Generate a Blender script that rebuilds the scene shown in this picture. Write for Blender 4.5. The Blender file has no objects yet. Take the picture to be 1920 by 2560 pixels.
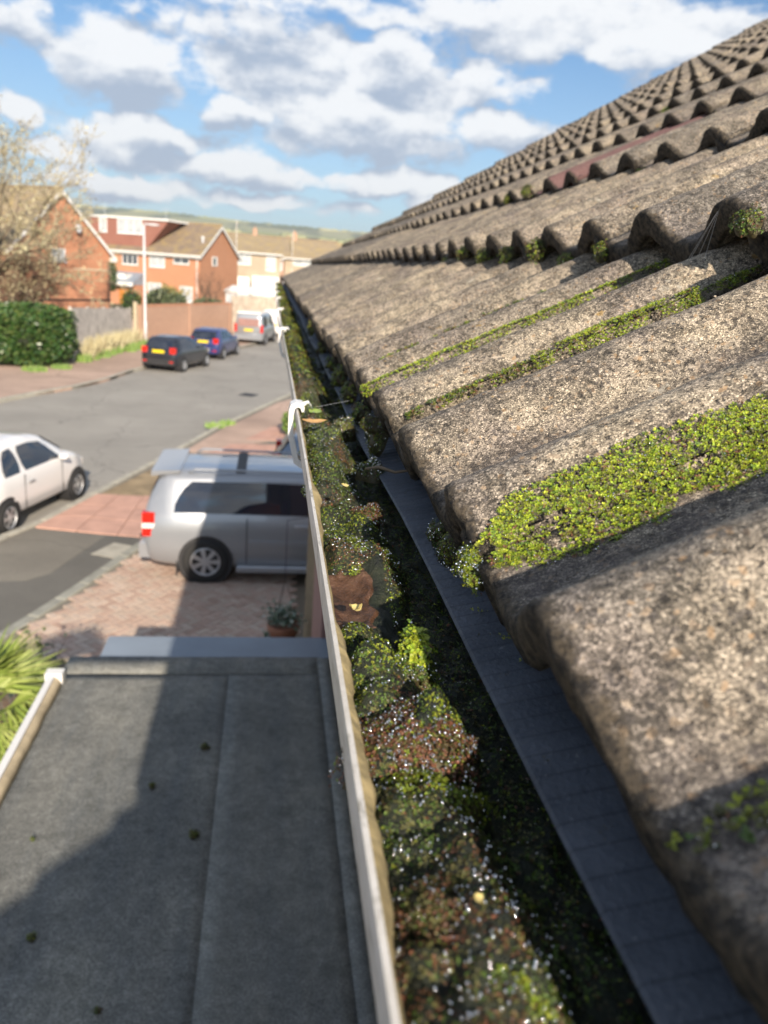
import bpy, math, random
import numpy as np
from mathutils import Vector, Matrix
random.seed(7); rng = np.random.default_rng(7)
sc = bpy.context.scene
PI = math.pi
H = 4.6                                   # eye height above the road
# ------------------------------------------------------------------ camera
cam = bpy.data.cameras.new('camera'); camo = bpy.data.objects.new('camera', cam); sc.collection.objects.link(camo)
r_ = Vector((0.98867534, -0.13184865, 0.0716729)); u_ = Vector((-0.03020526, 0.29298889, 0.95563861)); f_ = Vector((0.14699903, 0.94698123, -0.28568837))
camo.matrix_world = Matrix(((r_.x, u_.x, -f_.x, 0), (r_.y, u_.y, -f_.y, 0), (r_.z, u_.z, -f_.z, H), (0, 0, 0, 1)))
cam.sensor_fit = 'VERTICAL'; cam.sensor_height = 24; cam.sensor_width = 18; cam.lens = 1990 / 2560 * 24
cam.clip_start = 0.02; cam.clip_end = 6000
cam.dof.use_dof = True; cam.dof.focus_distance = 0.47; cam.dof.aperture_fstop = 8.0; cam.dof.aperture_blades = 0
sc.camera = camo
# ------------------------------------------------------------------ sun, sky, exposure
SUN = Vector((0.27, -2.2, 1.0)).normalized()          # towards the sun
sun = bpy.data.lights.new('sun', 'SUN'); sun.energy = 5.0; sun.angle = math.radians(0.55); sun.color = (1.0, 0.86, 0.70)
so = bpy.data.objects.new('sun', sun); sc.collection.objects.link(so); so.location = (0, -20, 30)
so.rotation_euler = SUN.to_track_quat('Z', 'Y').to_euler()
world = bpy.data.worlds.new('World'); sc.world = world; world.use_nodes = True
def build_world():
    nt = world.node_tree; N = nt.nodes; L = nt.links; N.clear()
    def nd(t, **k):
        n = N.new(t)
        for a, b in k.items(): setattr(n, a, b)
        return n
    def M(op, a, b=None, c=None, clamp=False):
        n = nd('ShaderNodeMath', operation=op, use_clamp=clamp)
        for i, v in enumerate((a, b, c)):
            if v is None: continue
            if hasattr(v, 'links'): L.new(v, n.inputs[i])
            else: n.inputs[i].default_value = v
        return n.outputs[0]
    def MR(v, a, b, c=0, d=1, smooth=True):
        n = nd('ShaderNodeMapRange', interpolation_type='SMOOTHSTEP' if smooth else 'LINEAR')
        L.new(v, n.inputs[0])
        for i, x in zip((1, 2, 3, 4), (a, b, c, d)): n.inputs[i].default_value = x
        return n.outputs[0]
    sky = nd('ShaderNodeTexSky', sky_type='NISHITA', sun_disc=False, sun_elevation=math.asin(SUN.z), sun_rotation=math.atan2(SUN.x, SUN.y),
             air_density=1.0, dust_density=0.6, ozone_density=2.0)
    tc = nd('ShaderNodeTexCoord'); sep = nd('ShaderNodeSeparateXYZ'); L.new(tc.outputs['Generated'], sep.inputs[0])
    x, y, z = sep.outputs
    rho = M('MAXIMUM', M('SQRT', M('ADD', M('MULTIPLY', x, x), M('MULTIPLY', y, y))), 0.05)
    v = M('DIVIDE', z, rho)
    cmb = nd('ShaderNodeCombineXYZ'); L.new(M('DIVIDE', x, rho), cmb.inputs[0]); L.new(M('DIVIDE', y, rho), cmb.inputs[1]); L.new(v, cmb.inputs[2])
    P = cmb.outputs[0]
    blobs = [(-0.162, 0.987, 0.191, 0.073, 0.036, 1), (-0.007, 1.0, 0.227, 0.097, 0.046, .8), (0.089, 0.996, 0.163, 0.105, 0.041, 1), (0.138, 0.99, 0.217, 0.057, 0.038, 1), (-0.141, 0.99, 0.124, 0.063, 0.02, 1), (-0.045, 0.999, 0.1, 0.074, 0.018, 0.9), (0.256, 0.967, 0.164, 0.062, 0.022, 0.9), (0.312, 0.95, 0.271, 0.171, 0.034, 0.75), (0.393, 0.92, 0.248, 0.08, 0.027, 0.9), (0.066, 0.998, 0.095, 0.054, 0.015, 0.9), (-0.264, 0.964, 0.134, 0.029, 0.013, 0.7), (0.141, 0.99, 0.104, 0.048, 0.014, 0.9), (-0.242, 0.97, 0.197, 0.016, 0.009, 0.5), (-0.272, 0.962, 0.221, 0.035, 0.021, 0.7), (-0.056, 0.998, 0.159, 0.046, 0.019, 0.9), (-0.185, 0.983, 0.072, 0.085, 0.014, 0.8), (0.003, 1.0, 0.069, 0.119, 0.01, 0.7), (0.037, 0.999, 0.272, 0.132, 0.018, 0.6), (-0.235, 0.972, 0.099, 0.042, 0.019, 0.6), (0.206, 0.979, 0.207, 0.093, 0.024, 0.55), (0.212, 0.977, 0.085, 0.064, 0.01, 0.5), (-0.135, 0.991, 0.252, 0.033, 0.011, 0.5)]
    def noise(vec, scale, det, rough, off=(0, 0, 0), st=(1, 1, 1.7)):
        mp = nd('ShaderNodeMapping'); mp.inputs['Scale'].default_value = st; mp.inputs['Location'].default_value = off
        L.new(vec, mp.inputs[0])
        n = nd('ShaderNodeTexNoise'); n.inputs['Scale'].default_value = scale; n.inputs['Detail'].default_value = det; n.inputs['Roughness'].default_value = rough
        L.new(mp.outputs[0], n.inputs['Vector']); return n.outputs[0]
    # wobble the blob space so that their outline billows
    wn = nd('ShaderNodeTexNoise'); wn.inputs['Scale'].default_value = 17; wn.inputs['Detail'].default_value = 4; L.new(P, wn.inputs['Vector'])
    ws = nd('ShaderNodeVectorMath', operation='SUBTRACT'); L.new(wn.outputs['Color'], ws.inputs[0]); ws.inputs[1].default_value = (.5, .5, .5)
    wm = nd('ShaderNodeVectorMath', operation='MULTIPLY'); L.new(ws.outputs[0], wm.inputs[0]); wm.inputs[1].default_value = (.09, .09, .045)
    wa = nd('ShaderNodeVectorMath', operation='ADD'); L.new(P, wa.inputs[0]); L.new(wm.outputs[0], wa.inputs[1])
    def field(vec):
        acc = None
        for (bx, by, bz, a, b, s) in blobs:
            q = nd('ShaderNodeVectorMath', operation='SUBTRACT'); L.new(vec, q.inputs[0]); q.inputs[1].default_value = (bx, by, bz)
            m = nd('ShaderNodeVectorMath', operation='MULTIPLY'); L.new(q.outputs[0], m.inputs[0]); m.inputs[1].default_value = (.86 / a, .86 / a, .86 / b)
            l = nd('ShaderNodeVectorMath', operation='LENGTH'); L.new(m.outputs[0], l.inputs[0])
            w = MR(l.outputs['Value'], 0.25, 1.5, s, 0)
            acc = w if acc is None else M('MAXIMUM', acc, w)
        return acc
    F = field(wa.outputs[0])
    # a copy looked up a little higher gives which part of a cloud is its top
    up = nd('ShaderNodeVectorMath', operation='ADD'); L.new(wa.outputs[0], up.inputs[0]); up.inputs[1].default_value = (0, 0, .017)
    F2 = field(up.outputs[0])
    n1 = noise(P, 8.0, 7, .58); n2 = noise(P, 8.0, 7, .58, (0, 0, -.025))
    # outside the view the same kind of sky goes on from noise alone
    front = MR(y, 0.72, 0.93); hi = MR(v, 0.42, 0.30); inview = M('MULTIPLY', front, hi)
    gen = MR(noise(P, 5.0, 8, .55, (3, 1, 2)), .44, .62)
    base = M('ADD', M('MULTIPLY', F, inview), M('MULTIPLY', gen, M('SUBTRACT', 1.0, inview)))
    dens = M('ADD', base, M('MULTIPLY', M('ADD', M('SUBTRACT', n1, .5), M('MULTIPLY', M('SUBTRACT', noise(P, 26, 6, .65), .5), .35)), 2.5))
    mask = MR(dens, .14, .58)
    shade_top = M('SUBTRACT', F, F2)
    bright = M('ADD', M('MULTIPLY', shade_top, 1.5), M('MULTIPLY', M('SUBTRACT', n1, n2), 3.0))
    bright = MR(M('ADD', bright, M('MULTIPLY', M('SUBTRACT', noise(P, 11, 6, .6), .5), 1.7)), -.50, .42, 0, 1)
    cr = nd('ShaderNodeMix', data_type='RGBA'); L.new(bright, cr.inputs[0]); cr.inputs[6].default_value = (4.1, 4.9, 6.2, 1); cr.inputs[7].default_value = (9.6, 9.7, 9.8, 1)
    # clear sky, whitened near the horizon as hazy coastal air
    hz = MR(v, 0.0, 0.26, 1, 0, False)
    sk = nd('ShaderNodeMix', data_type='RGBA', blend_type='MIX'); sk.inputs[7].default_value = (6.2, 7.6, 8.9, 1)
    bst = nd('ShaderNodeMix', data_type='RGBA', blend_type='MULTIPLY'); bst.inputs[0].default_value = 1; L.new(sky.outputs[0], bst.inputs[6]); bst.inputs[7].default_value = (.70, .98, 1.20, 1)
    L.new(M('MULTIPLY_ADD', hz, .52, .03), sk.inputs[0]); L.new(bst.outputs[2], sk.inputs[6])
    mx = nd('ShaderNodeMix', data_type='RGBA'); L.new(M('MULTIPLY', mask, .93), mx.inputs[0]); L.new(sk.outputs[2], mx.inputs[6]); L.new(cr.outputs[2], mx.inputs[7])
    bg = nd('ShaderNodeBackground'); bg.inputs['Strength'].default_value = 0.064; L.new(mx.outputs[2], bg.inputs[0])
    out = nd('ShaderNodeOutputWorld'); L.new(bg.outputs[0], out.inputs[0])
build_world()
sc.view_settings.view_transform = 'Standard'; sc.view_settings.look = 'None'; sc.view_settings.exposure = 0.74; sc.view_settings.gamma = 1; sc.view_settings.use_curve_mapping = False
sc.cycles.use_denoising = True; sc.cycles.sample_clamp_direct = 0; sc.cycles.max_bounces = 6; sc.cycles.sample_clamp_indirect = 6; sc.cycles.caustics_reflective = False; sc.cycles.caustics_refractive = False

# ------------------------------------------------------------------ helpers
class MB:
    """collects geometry; T is an optional 4x4 transform"""
    def __init__(s, T=None): s.v = []; s.f = []; s.T = T
    def add(s, vs, fs):
        n = len(s.v)
        if s.T is not None: vs = [tuple(s.T @ Vector(p)) for p in vs]
        s.v += [tuple(p) for p in vs]; s.f += [tuple(i + n for i in f) for f in fs]; return s
    def box(s, a, b):
        x0, y0, z0 = a; x1, y1, z1 = b
        return s.add([(x0, y0, z0), (x1, y0, z0), (x1, y1, z0), (x0, y1, z0), (x0, y0, z1), (x1, y0, z1), (x1, y1, z1), (x0, y1, z1)],
                     [(0, 3, 2, 1), (4, 5, 6, 7), (0, 1, 5, 4), (1, 2, 6, 5), (2, 3, 7, 6), (3, 0, 4, 7)])
    def bbox(s, a, b, c=.01):   # box with chamfered top edges
        x0, y0, z0 = a; x1, y1, z1 = b
        return s.add([(x0, y0, z0), (x1, y0, z0), (x1, y1, z0), (x0, y1, z0), (x0, y0, z1 - c), (x1, y0, z1 - c), (x1, y1, z1 - c), (x0, y1, z1 - c),
                      (x0 + c, y0 + c, z1), (x1 - c, y0 + c, z1), (x1 - c, y1 - c, z1), (x0 + c, y1 - c, z1)],
                     [(0, 3, 2, 1), (0, 1, 5, 4), (1, 2, 6, 5), (2, 3, 7, 6), (3, 0, 4, 7), (4, 5, 9, 8), (5, 6, 10, 9), (6, 7, 11, 10), (7, 4, 8, 11), (8, 9, 10, 11)])
    def prism(s, poly, z0, z1):  # polygon in xy (ccw) extruded in z
        n = len(poly)
        return s.add([(x, y, z0) for x, y in poly] + [(x, y, z1) for x, y in poly],
                     [tuple(range(n - 1, -1, -1)), tuple(range(n, 2 * n))] + [(i, (i + 1) % n, n + (i + 1) % n, n + i) for i in range(n)])
    def prism_y(s, poly, y0, y1):  # polygon in xz extruded along y
        n = len(poly)
        return s.add([(x, y0, z) for x, z in poly] + [(x, y1, z) for x, z in poly],
                     [tuple(range(n)), tuple(range(2 * n - 1, n - 1, -1))] + [(i, n + i, n + (i + 1) % n, (i + 1) % n) for i in range(n)])
    def tube(s, pts, rad, k=6, cap=True):
        pts = [Vector(p) for p in pts]; rads = rad if hasattr(rad, '__len__') else [rad] * len(pts)
        vs = []; fs = []
        for i, p in enumerate(pts):
            d = (pts[min(i + 1, len(pts) - 1)] - pts[max(i - 1, 0)]).normalized()
            a = d.orthogonal().normalized() if i == 0 else (a - d * a.dot(d)).normalized()
            b = d.cross(a)
            for j in range(k):
                t = 2 * PI * j / k; vs.append(p + (a * math.cos(t) + b * math.sin(t)) * rads[i])
        for i in range(len(pts) - 1):
            for j in range(k): fs.append((i * k + j, i * k + (j + 1) % k, (i + 1) * k + (j + 1) % k, (i + 1) * k + j))
        if cap: fs += [tuple(range(k - 1, -1, -1)), tuple(range((len(pts) - 1) * k, len(pts) * k))]
        return s.add(vs, fs)
    def disc(s, c, axis, r, h, k=24, inner=0):   # cylinder
        c = Vector(c); ax = Vector(axis).normalized(); return s.tube([c, c + ax * h], r, k)
    def ball(s, c, r, nu=8, nv=6, sq=(1, 1, 1)):
        vs = [(c[0], c[1], c[2] - r * sq[2])]
        for i in range(1, nv):
            t = PI * i / nv - PI / 2
            for j in range(nu): vs.append((c[0] + r * sq[0] * math.cos(t) * math.cos(2 * PI * j / nu), c[1] + r * sq[1] * math.cos(t) * math.sin(2 * PI * j / nu), c[2] + r * sq[2] * math.sin(t)))
        vs.append((c[0], c[1], c[2] + r * sq[2])); n = len(vs); fs = []
        for j in range(nu):
            fs.append((0, 1 + (j + 1) % nu, 1 + j)); fs.append((n - 1, n - 1 - nu + j, n - 1 - nu + (j + 1) % nu))
            for i in range(nv - 2): a = 1 + i * nu; fs.append((a + j, a + (j + 1) % nu, a + nu + (j + 1) % nu, a + nu + j))
        return s.add(vs, fs)
    def mesh(s, name, mat, smooth=False):
        me = bpy.data.meshes.new(name); me.from_pydata(s.v, [], s.f)
        if mat: me.materials.append(mat)
        if smooth: me.polygons.foreach_set('use_smooth', [True] * len(me.polygons))
        me.validate(); me.update(); return me
def obj(name, me, parent=None, loc=(0, 0, 0), rot=(0, 0, 0)):
    o = bpy.data.objects.new(name, me); sc.collection.objects.link(o); o.location = loc; o.rotation_euler = rot
    if parent: o.parent = parent
    return o
def part(name, mb, mat, parent, label=None, smooth=False, kind=None, loc=(0, 0, 0), rot=(0, 0, 0)):
    o = obj(name, mb.mesh(name, mat, smooth), parent, loc, rot)
    if label: o['label'] = label
    if kind: o['kind'] = kind
    return o
def tag(o, label=None, cat=None, group=None, kind=None):
    if label: o['label'] = label
    if cat: o['category'] = cat
    if group: o['group'] = group
    if kind: o['kind'] = kind
    return o
def thing(name, loc, label, cat, rotz=0, group=None):
    return tag(obj(name, None, None, loc, (0, 0, rotz)), label, cat, group)
def copy_tree(o, parent=None):
    c = o.copy(); sc.collection.objects.link(c); c.parent = parent
    for ch in list(o.children): copy_tree(ch, c)
    return c
def npmesh(name, V, F, mat, col=None, smooth=False):
    """V (n,3), F (m,k) arrays, all faces k-sided"""
    me = bpy.data.meshes.new(name); V = np.ascontiguousarray(V, np.float32); F = np.ascontiguousarray(F, np.int32); k = F.shape[1]
    me.vertices.add(len(V)); me.vertices.foreach_set('co', V.ravel())
    me.loops.add(F.size); me.loops.foreach_set('vertex_index', F.ravel())
    me.polygons.add(len(F)); me.polygons.foreach_set('loop_start', np.arange(0, F.size, k, dtype=np.int32)); me.polygons.foreach_set('loop_total', np.full(len(F), k, np.int32))
    if smooth: me.polygons.foreach_set('use_smooth', np.ones(len(F), bool))
    me.materials.append(mat); me.update(calc_edges=True)
    if col is not None:
        a = me.color_attributes.new('col', 'FLOAT_COLOR', 'POINT'); c4 = np.ones((len(V), 4), np.float32); c4[:, :3] = col; a.data.foreach_set('color', c4.ravel())
    return me
_tab = np.random.default_rng(3).random((256, 256))
def vn(x, y, s=1.0, seed=0):
    """smooth value noise 0..1"""
    x = np.asarray(x, float) / s + seed * 17.31 + 1000; y = np.asarray(y, float) / s + seed * 7.77 + 1000
    xi = np.floor(x).astype(int); yi = np.floor(y).astype(int); fx = x - xi; fy = y - yi
    fx = fx * fx * (3 - 2 * fx); fy = fy * fy * (3 - 2 * fy)
    g = lambda a, b: _tab[a % 256, b % 256]
    return (g(xi, yi) * (1 - fx) + g(xi + 1, yi) * fx) * (1 - fy) + (g(xi, yi + 1) * (1 - fx) + g(xi + 1, yi + 1) * fx) * fy
def fbm(x, y, s, seed=0, o=3):
    r = 0; a = 1; t = 0
    for i in range(o): r = r + a * vn(x, y, s / 2 ** i, seed + i); t += a; a *= .5
    return r / t
# ------------------------------------------------------------------ materials
class NT:
    def __init__(s, name):
        s.m = bpy.data.materials.new(name); s.m.use_nodes = True; s.t = s.m.node_tree; s.N = s.t.nodes; s.L = s.t.links
        s.b = s.N['Principled BSDF']; s._tc = None
    def n(s, t, **k):
        n = s.N.new(t)
        for a, b in k.items(): setattr(n, a, b)
        return n
    def tc(s, kind='Object'):
        if s._tc is None: s._tc = s.n('ShaderNodeTexCoord')
        return s._tc.outputs[kind]
    def setv(s, sock, v):
        if hasattr(v, 'links'): s.L.new(v, sock)
        else: sock.default_value = v
    def math(s, op, a, b=0.0, c=0.0, clamp=False):
        n = s.n('ShaderNodeMath', operation=op, use_clamp=clamp); s.setv(n.inputs[0], a); s.setv(n.inputs[1], b); s.setv(n.inputs[2], c); return n.outputs[0]
    def rnd(s): return s.n('ShaderNodeObjectInfo').outputs['Random']
    def vec(s, scale=(1, 1, 1), shift=None, src=None):
        mp = s.n('ShaderNodeMapping'); mp.inputs['Scale'].default_value = scale; s.L.new(src or s.tc(), mp.inputs[0])
        if shift is not None:
            c = s.n('ShaderNodeCombineXYZ')
            for i in range(3): s.L.new(s.math('MULTIPLY', shift, 13.7 + 5 * i), c.inputs[i])
            s.L.new(c.outputs[0], mp.inputs['Location'])
        return mp.outputs[0]
    def noise(s, v, scale, det=3, rough=.5, dist=0):
        n = s.n('ShaderNodeTexNoise'); s.L.new(v, n.inputs['Vector']); n.inputs['Scale'].default_value = scale; n.inputs['Detail'].default_value = det
        n.inputs['Roughness'].default_value = rough; n.inputs['Distortion'].default_value = dist; return n.outputs[0]
    def vor(s, v, scale, feat='F1', out='Distance'):
        n = s.n('ShaderNodeTexVoronoi', feature=feat); s.L.new(v, n.inputs['Vector']); n.inputs['Scale'].default_value = scale; return n.outputs[out]
    def ramp(s, v, pts, interp='LINEAR'):
        n = s.n('ShaderNodeValToRGB'); s.L.new(v, n.inputs[0]); e = n.color_ramp.elements; n.color_ramp.interpolation = interp
        while len(e) < len(pts): e.new(.5)
        for i, (p, c) in enumerate(pts):
            e[i].position = p; e[i].color = (c, c, c, 1) if isinstance(c, (int, float)) else (*c, 1)
        return n.outputs[0]
    def mix(s, f, a, b, mode='MIX'):
        n = s.n('ShaderNodeMix', data_type='RGBA', blend_type=mode); s.setv(n.inputs[0], f)
        for i, v in ((6, a), (7, b)):
            if hasattr(v, 'links'): s.L.new(v, n.inputs[i])
            else: n.inputs[i].default_value = (*v, 1)
        return n.outputs[2]
    def bump(s, h, dist, strength=1, prev=None):
        n = s.n('ShaderNodeBump'); n.inputs['Distance'].default_value = dist; n.inputs['Strength'].default_value = strength; s.L.new(h, n.inputs['Height'])
        if prev is not None: s.L.new(prev, n.inputs['Normal'])
        return n.outputs[0]
    def done(s, col, rough=.8, normal=None, metal=0, spec=None, **k):
        if hasattr(col, 'links'): s.L.new(col, s.b.inputs['Base Color'])
        else: s.b.inputs['Base Color'].default_value = (*col, 1)
        s.setv(s.b.inputs['Roughness'], rough); s.setv(s.b.inputs['Metallic'], metal)
        if spec is not None: s.b.inputs['Specular IOR Level'].default_value = spec
        if normal is not None: s.L.new(normal, s.b.inputs['Normal'])
        for a, b in k.items(): s.setv(s.b.inputs[a.replace('_', ' ')], b)
        return s.m
def simple(name, col, rough=.7, var=.15, scale=8, metal=0, bump=0, bscale=60, spec=None, coat=0):
    t = NT(name); v = t.vec((1, 1, 1), t.rnd()); n = t.noise(v, scale, 4, .6)
    dk = tuple(c * (1 - var * 1.6) for c in col); lt = tuple(min(1, c * (1 + var)) for c in col)
    c = t.ramp(n, [(.25, dk), (.55, col), (.8, lt)])
    nn = t.bump(t.noise(v, bscale, 3, .6), bump) if bump else None
    t.done(c, rough, nn, metal, spec)
    if coat: t.b.inputs['Coat Weight'].default_value = coat; t.b.inputs['Coat Roughness'].default_value = .04
    return t.m
def concrete_tile(name, warm=(.49, .415, .305), cool=(.27, .235, .19), redt=False):
    t = NT(name); rd = t.rnd(); v = t.vec((1, 1, 1), rd)
    big = t.noise(v, 9, 4, .62, .6); mid = t.noise(v, 38, 5, .7)
    grain = t.vor(v, 1400, out='Color'); gsep = t.n('ShaderNodeSeparateColor'); t.L.new(grain, gsep.inputs[0]); g = gsep.outputs[0]; g2 = gsep.outputs[1]
    fine = t.noise(v, 950, 2, .6)
    base = t.mix(t.ramp(big, [(.36, 0.0), (.62, 1.0)]), cool, warm)
    base = t.mix(t.ramp(t.noise(v, 17, 3), [(.45, 0.), (.72, .55)]), base, (.27, .22, .20))      # mauve worn patches
    base = t.mix(t.math('MULTIPLY', t.math('POWER', rd, 2.0), .75), base, (.20, .185, .165))
    # sand grains of differing tone
    base = t.mix(1, base, t.ramp(g, [(0, .25), (.28, .66), (.66, 1.08), (.88, 1.6), (1, 2.5)]), 'MULTIPLY')
    peb = t.vor(v, 430, out='Color'); ps = t.n('ShaderNodeSeparateColor'); t.L.new(peb, ps.inputs[0])
    base = t.mix(t.ramp(ps.outputs[0], [(.90, 0.), (.93, .75)]), base, t.mix(ps.outputs[1], (.58, .50, .40), (.42, .27, .14)))     # coarser pale and ochre grains
    base = t.mix(t.ramp(ps.outputs[2], [(.88, 0.), (.91, .6)]), base, (.06, .055, .06))
    # black algae speckle that gathers in blotches
    blk = t.math('MULTIPLY', t.ramp(mid, [(.40, .12), (.57, 1.)]), t.ramp(t.noise(v, 420, 3, .8), [(.44, 0.), (.54, 1.)]))
    base = t.mix(t.math('MULTIPLY', blk, .8), base, (.028, .026, .022))
    pit = t.ramp(t.noise(v, 210, 3, .7), [(.34, 1.), (.43, 0.)])
    base = t.mix(t.math('MULTIPLY', pit, .75), base, (.03, .027, .024))
    # pale and ochre lichen crusts
    base = t.mix(t.ramp(t.noise(v, 26, 4, .75), [(.665, 0.), (.70, .75)]), base, (.46, .43, .36))
    base = t.mix(t.ramp(t.noise(t.vec((1, 1, 1), t.math('ADD', rd, 3.3)), 30, 4, .7), [(.675, 0.), (.71, .6)]), base, (.42, .27, .08))
    if redt: base = t.mix(.85, base, t.mix(big, (.15, .07, .075), (.22, .115, .11)))
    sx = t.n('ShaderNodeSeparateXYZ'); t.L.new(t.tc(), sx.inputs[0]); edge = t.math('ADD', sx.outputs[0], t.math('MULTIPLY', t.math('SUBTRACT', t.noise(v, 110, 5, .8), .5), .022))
    base = t.mix(t.math('MULTIPLY', t.ramp(t.math('MULTIPLY', t.math('ABSOLUTE', t.math('SUBTRACT', t.math('FRACT', t.math('DIVIDE', t.math('ADD', sx.outputs[1], .113), .15)), .5)), 2.0), [(.0, .75), (.5, 0.)]), t.ramp(t.noise(v, 45, 4, .7), [(.3, .3), (.6, 1.)])), base, (.075, .062, .062))     # trough shade painted into the colour, patchy with noise
    base = t.mix(t.ramp(t.math('MULTIPLY', t.math('ADD', edge, .02), 25), [(.61, .96), (.74, 0.)]), base, t.mix(t.ramp(t.noise(v, 160, 4, .8), [(.42, 0.), (.62, 1.)]), (.014, .013, .012), (.10, .08, .055)))   # shade painted near-black on the cut edge, with algae mottling
    h = t.math('ADD', t.math('MULTIPLY', g2, .5), t.math('ADD', t.math('MULTIPLY', fine, .5), t.math('MULTIPLY', mid, 1.1)))
    h = t.math('SUBTRACT', h, t.math('MULTIPLY', pit, 1.2))
    nn = t.bump(h, .0011, .9)
    return t.done(base, .86, nn, spec=.35)
M = {}
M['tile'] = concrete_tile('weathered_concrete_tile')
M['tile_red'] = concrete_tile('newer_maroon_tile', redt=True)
def mosscol(name, rough=.55, sub=0):
    t = NT(name); a = t.n('ShaderNodeAttribute', attribute_name='col')
    c = t.mix(1, a.outputs['Color'], t.ramp(t.noise(t.vec(), 700, 2), [(.3, .6), (.7, 1.35)]), 'MULTIPLY')
    return t.done(c, rough, None, spec=.5)
M['moss'] = mosscol('moss_leaf')
M['crust'] = mosscol('lichen_crust', .85)
t = NT('dew_drop'); M['dew'] = t.done((.97, .97, .97), .10, None, 1.0)
M['tray'] = None
t = NT('grey_felt_support_tray'); v = t.vec()
wv = t.n('ShaderNodeTexWave', wave_type='BANDS', bands_direction='Y'); t.L.new(t.vec((1, 1, 1)), wv.inputs[0]); wv.inputs['Scale'].default_value = 26; wv.inputs['Distortion'].default_value = .6
c = t.ramp(t.noise(v, 30, 5, .6), [(.3, (.055, .065, .085)), (.7, (.10, .115, .145))])
c = t.mix(t.ramp(wv.outputs[0], [(.0, .5), (.05, 0.)]), c, (.03, .035, .045))
c = t.mix(t.ramp(t.noise(v, 240, 2), [(.70, 0.), (.74, .6)]), c, (.25, .26, .27))
M['tray'] = t.done(c, .55, t.bump(t.math('ADD', wv.outputs[0], t.noise(v, 400, 2)), .0006))
t = NT('dirty_white_plastic'); v = t.vec(); c = t.ramp(t.noise(v, 14, 6, .7), [(.35, (.45, .42, .36)), (.6, (.66, .64, .6))])
c = t.mix(t.ramp(t.noise(t.vec((1, .35, 1)), 90, 4, .7), [(.56, 0.), (.66, .75)]), c, (.2, .19, .15)); M['gutter'] = t.done(c, .45)
t = NT('algae_stained_gutter_inside'); v = t.vec((1, .25, 1)); c = t.ramp(t.noise(v, 60, 5, .75), [(.3, (.10, .085, .03)), (.5, (.34, .28, .13)), (.72, (.52, .47, .34))]); M['gutter_in'] = t.done(c, .6, t.bump(t.noise(v, 120, 3), .001))
M['bracket'] = simple('white_plastic_bracket', (.78, .78, .77), .35, .06, 30)
M['white'] = simple('white_upvc', (.80, .80, .79), .35, .04, 3)
M['white_paint'] = simple('white_painted_board', (.74, .74, .72), .5, .08, 2)
M['glass'] = simple('window_glass', (.06, .075, .09), .06, .3, .8, spec=1.0)
M['dark'] = simple('dark_void', (.012, .012, .014), .7)
t = NT('brown_gutter_silt'); v = t.vec(); c = t.ramp(t.noise(v, 60, 6, .7), [(.3, (.03, .018, .012)), (.5, (.10, .05, .028)), (.75, (.17, .10, .06))])
M['silt'] = t.done(c, t.ramp(t.noise(v, 30, 2), [(.4, .2), (.6, .7)]), t.bump(t.noise(v, 500, 4, .7), .0012), spec=.6)
t = NT('wet_black_debris'); v = t.vec(); c = t.ramp(t.noise(v, 80, 6, .7), [(.35, (.006, .008, .007)), (.55, (.022, .03, .016)), (.75, (.05, .045, .025))])
M['bed'] = t.done(c, .45, t.bump(t.noise(v, 420, 5, .75), .002))
def feltmat():
    t = NT('mineral_roofing_felt'); v = t.vec(); big = t.noise(v, 1.6, 5, .6); st = t.noise(t.vec((6, .7, 1)), 1.3, 4, .6)
    c = t.ramp(big, [(.3, (.13, .135, .128)), (.55, (.20, .203, .187)), (.8, (.275, .272, .235))])
    c = t.mix(t.ramp(st, [(.45, 0.), (.75, .6)]), c, (.11, .125, .135))
    c = t.mix(1, c, t.ramp(t.noise(v, 150, 4, .85), [(.32, .30), (.5, 1.0), (.70, 2.0)]), 'MULTIPLY')
    c = t.mix(1, c, t.ramp(t.noise(v, 22, 4, .7), [(.3, .72), (.7, 1.28)]), 'MULTIPLY')
    c = t.mix(t.ramp(t.noise(v, 9, 5, .7), [(.54, 0.), (.70, .5)]), c, (.075, .08, .07))
    return t.done(c, .85, t.bump(t.noise(v, 300, 3, .7), .002))
M['felt'] = feltmat()
M['lead'] = simple('blue_grey_flashing', (.235, .285, .35), .45, .12, 2.5)
M['cream'] = simple('cream_weathered_board', (.55, .47, .33), .7, .25, 12)
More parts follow.
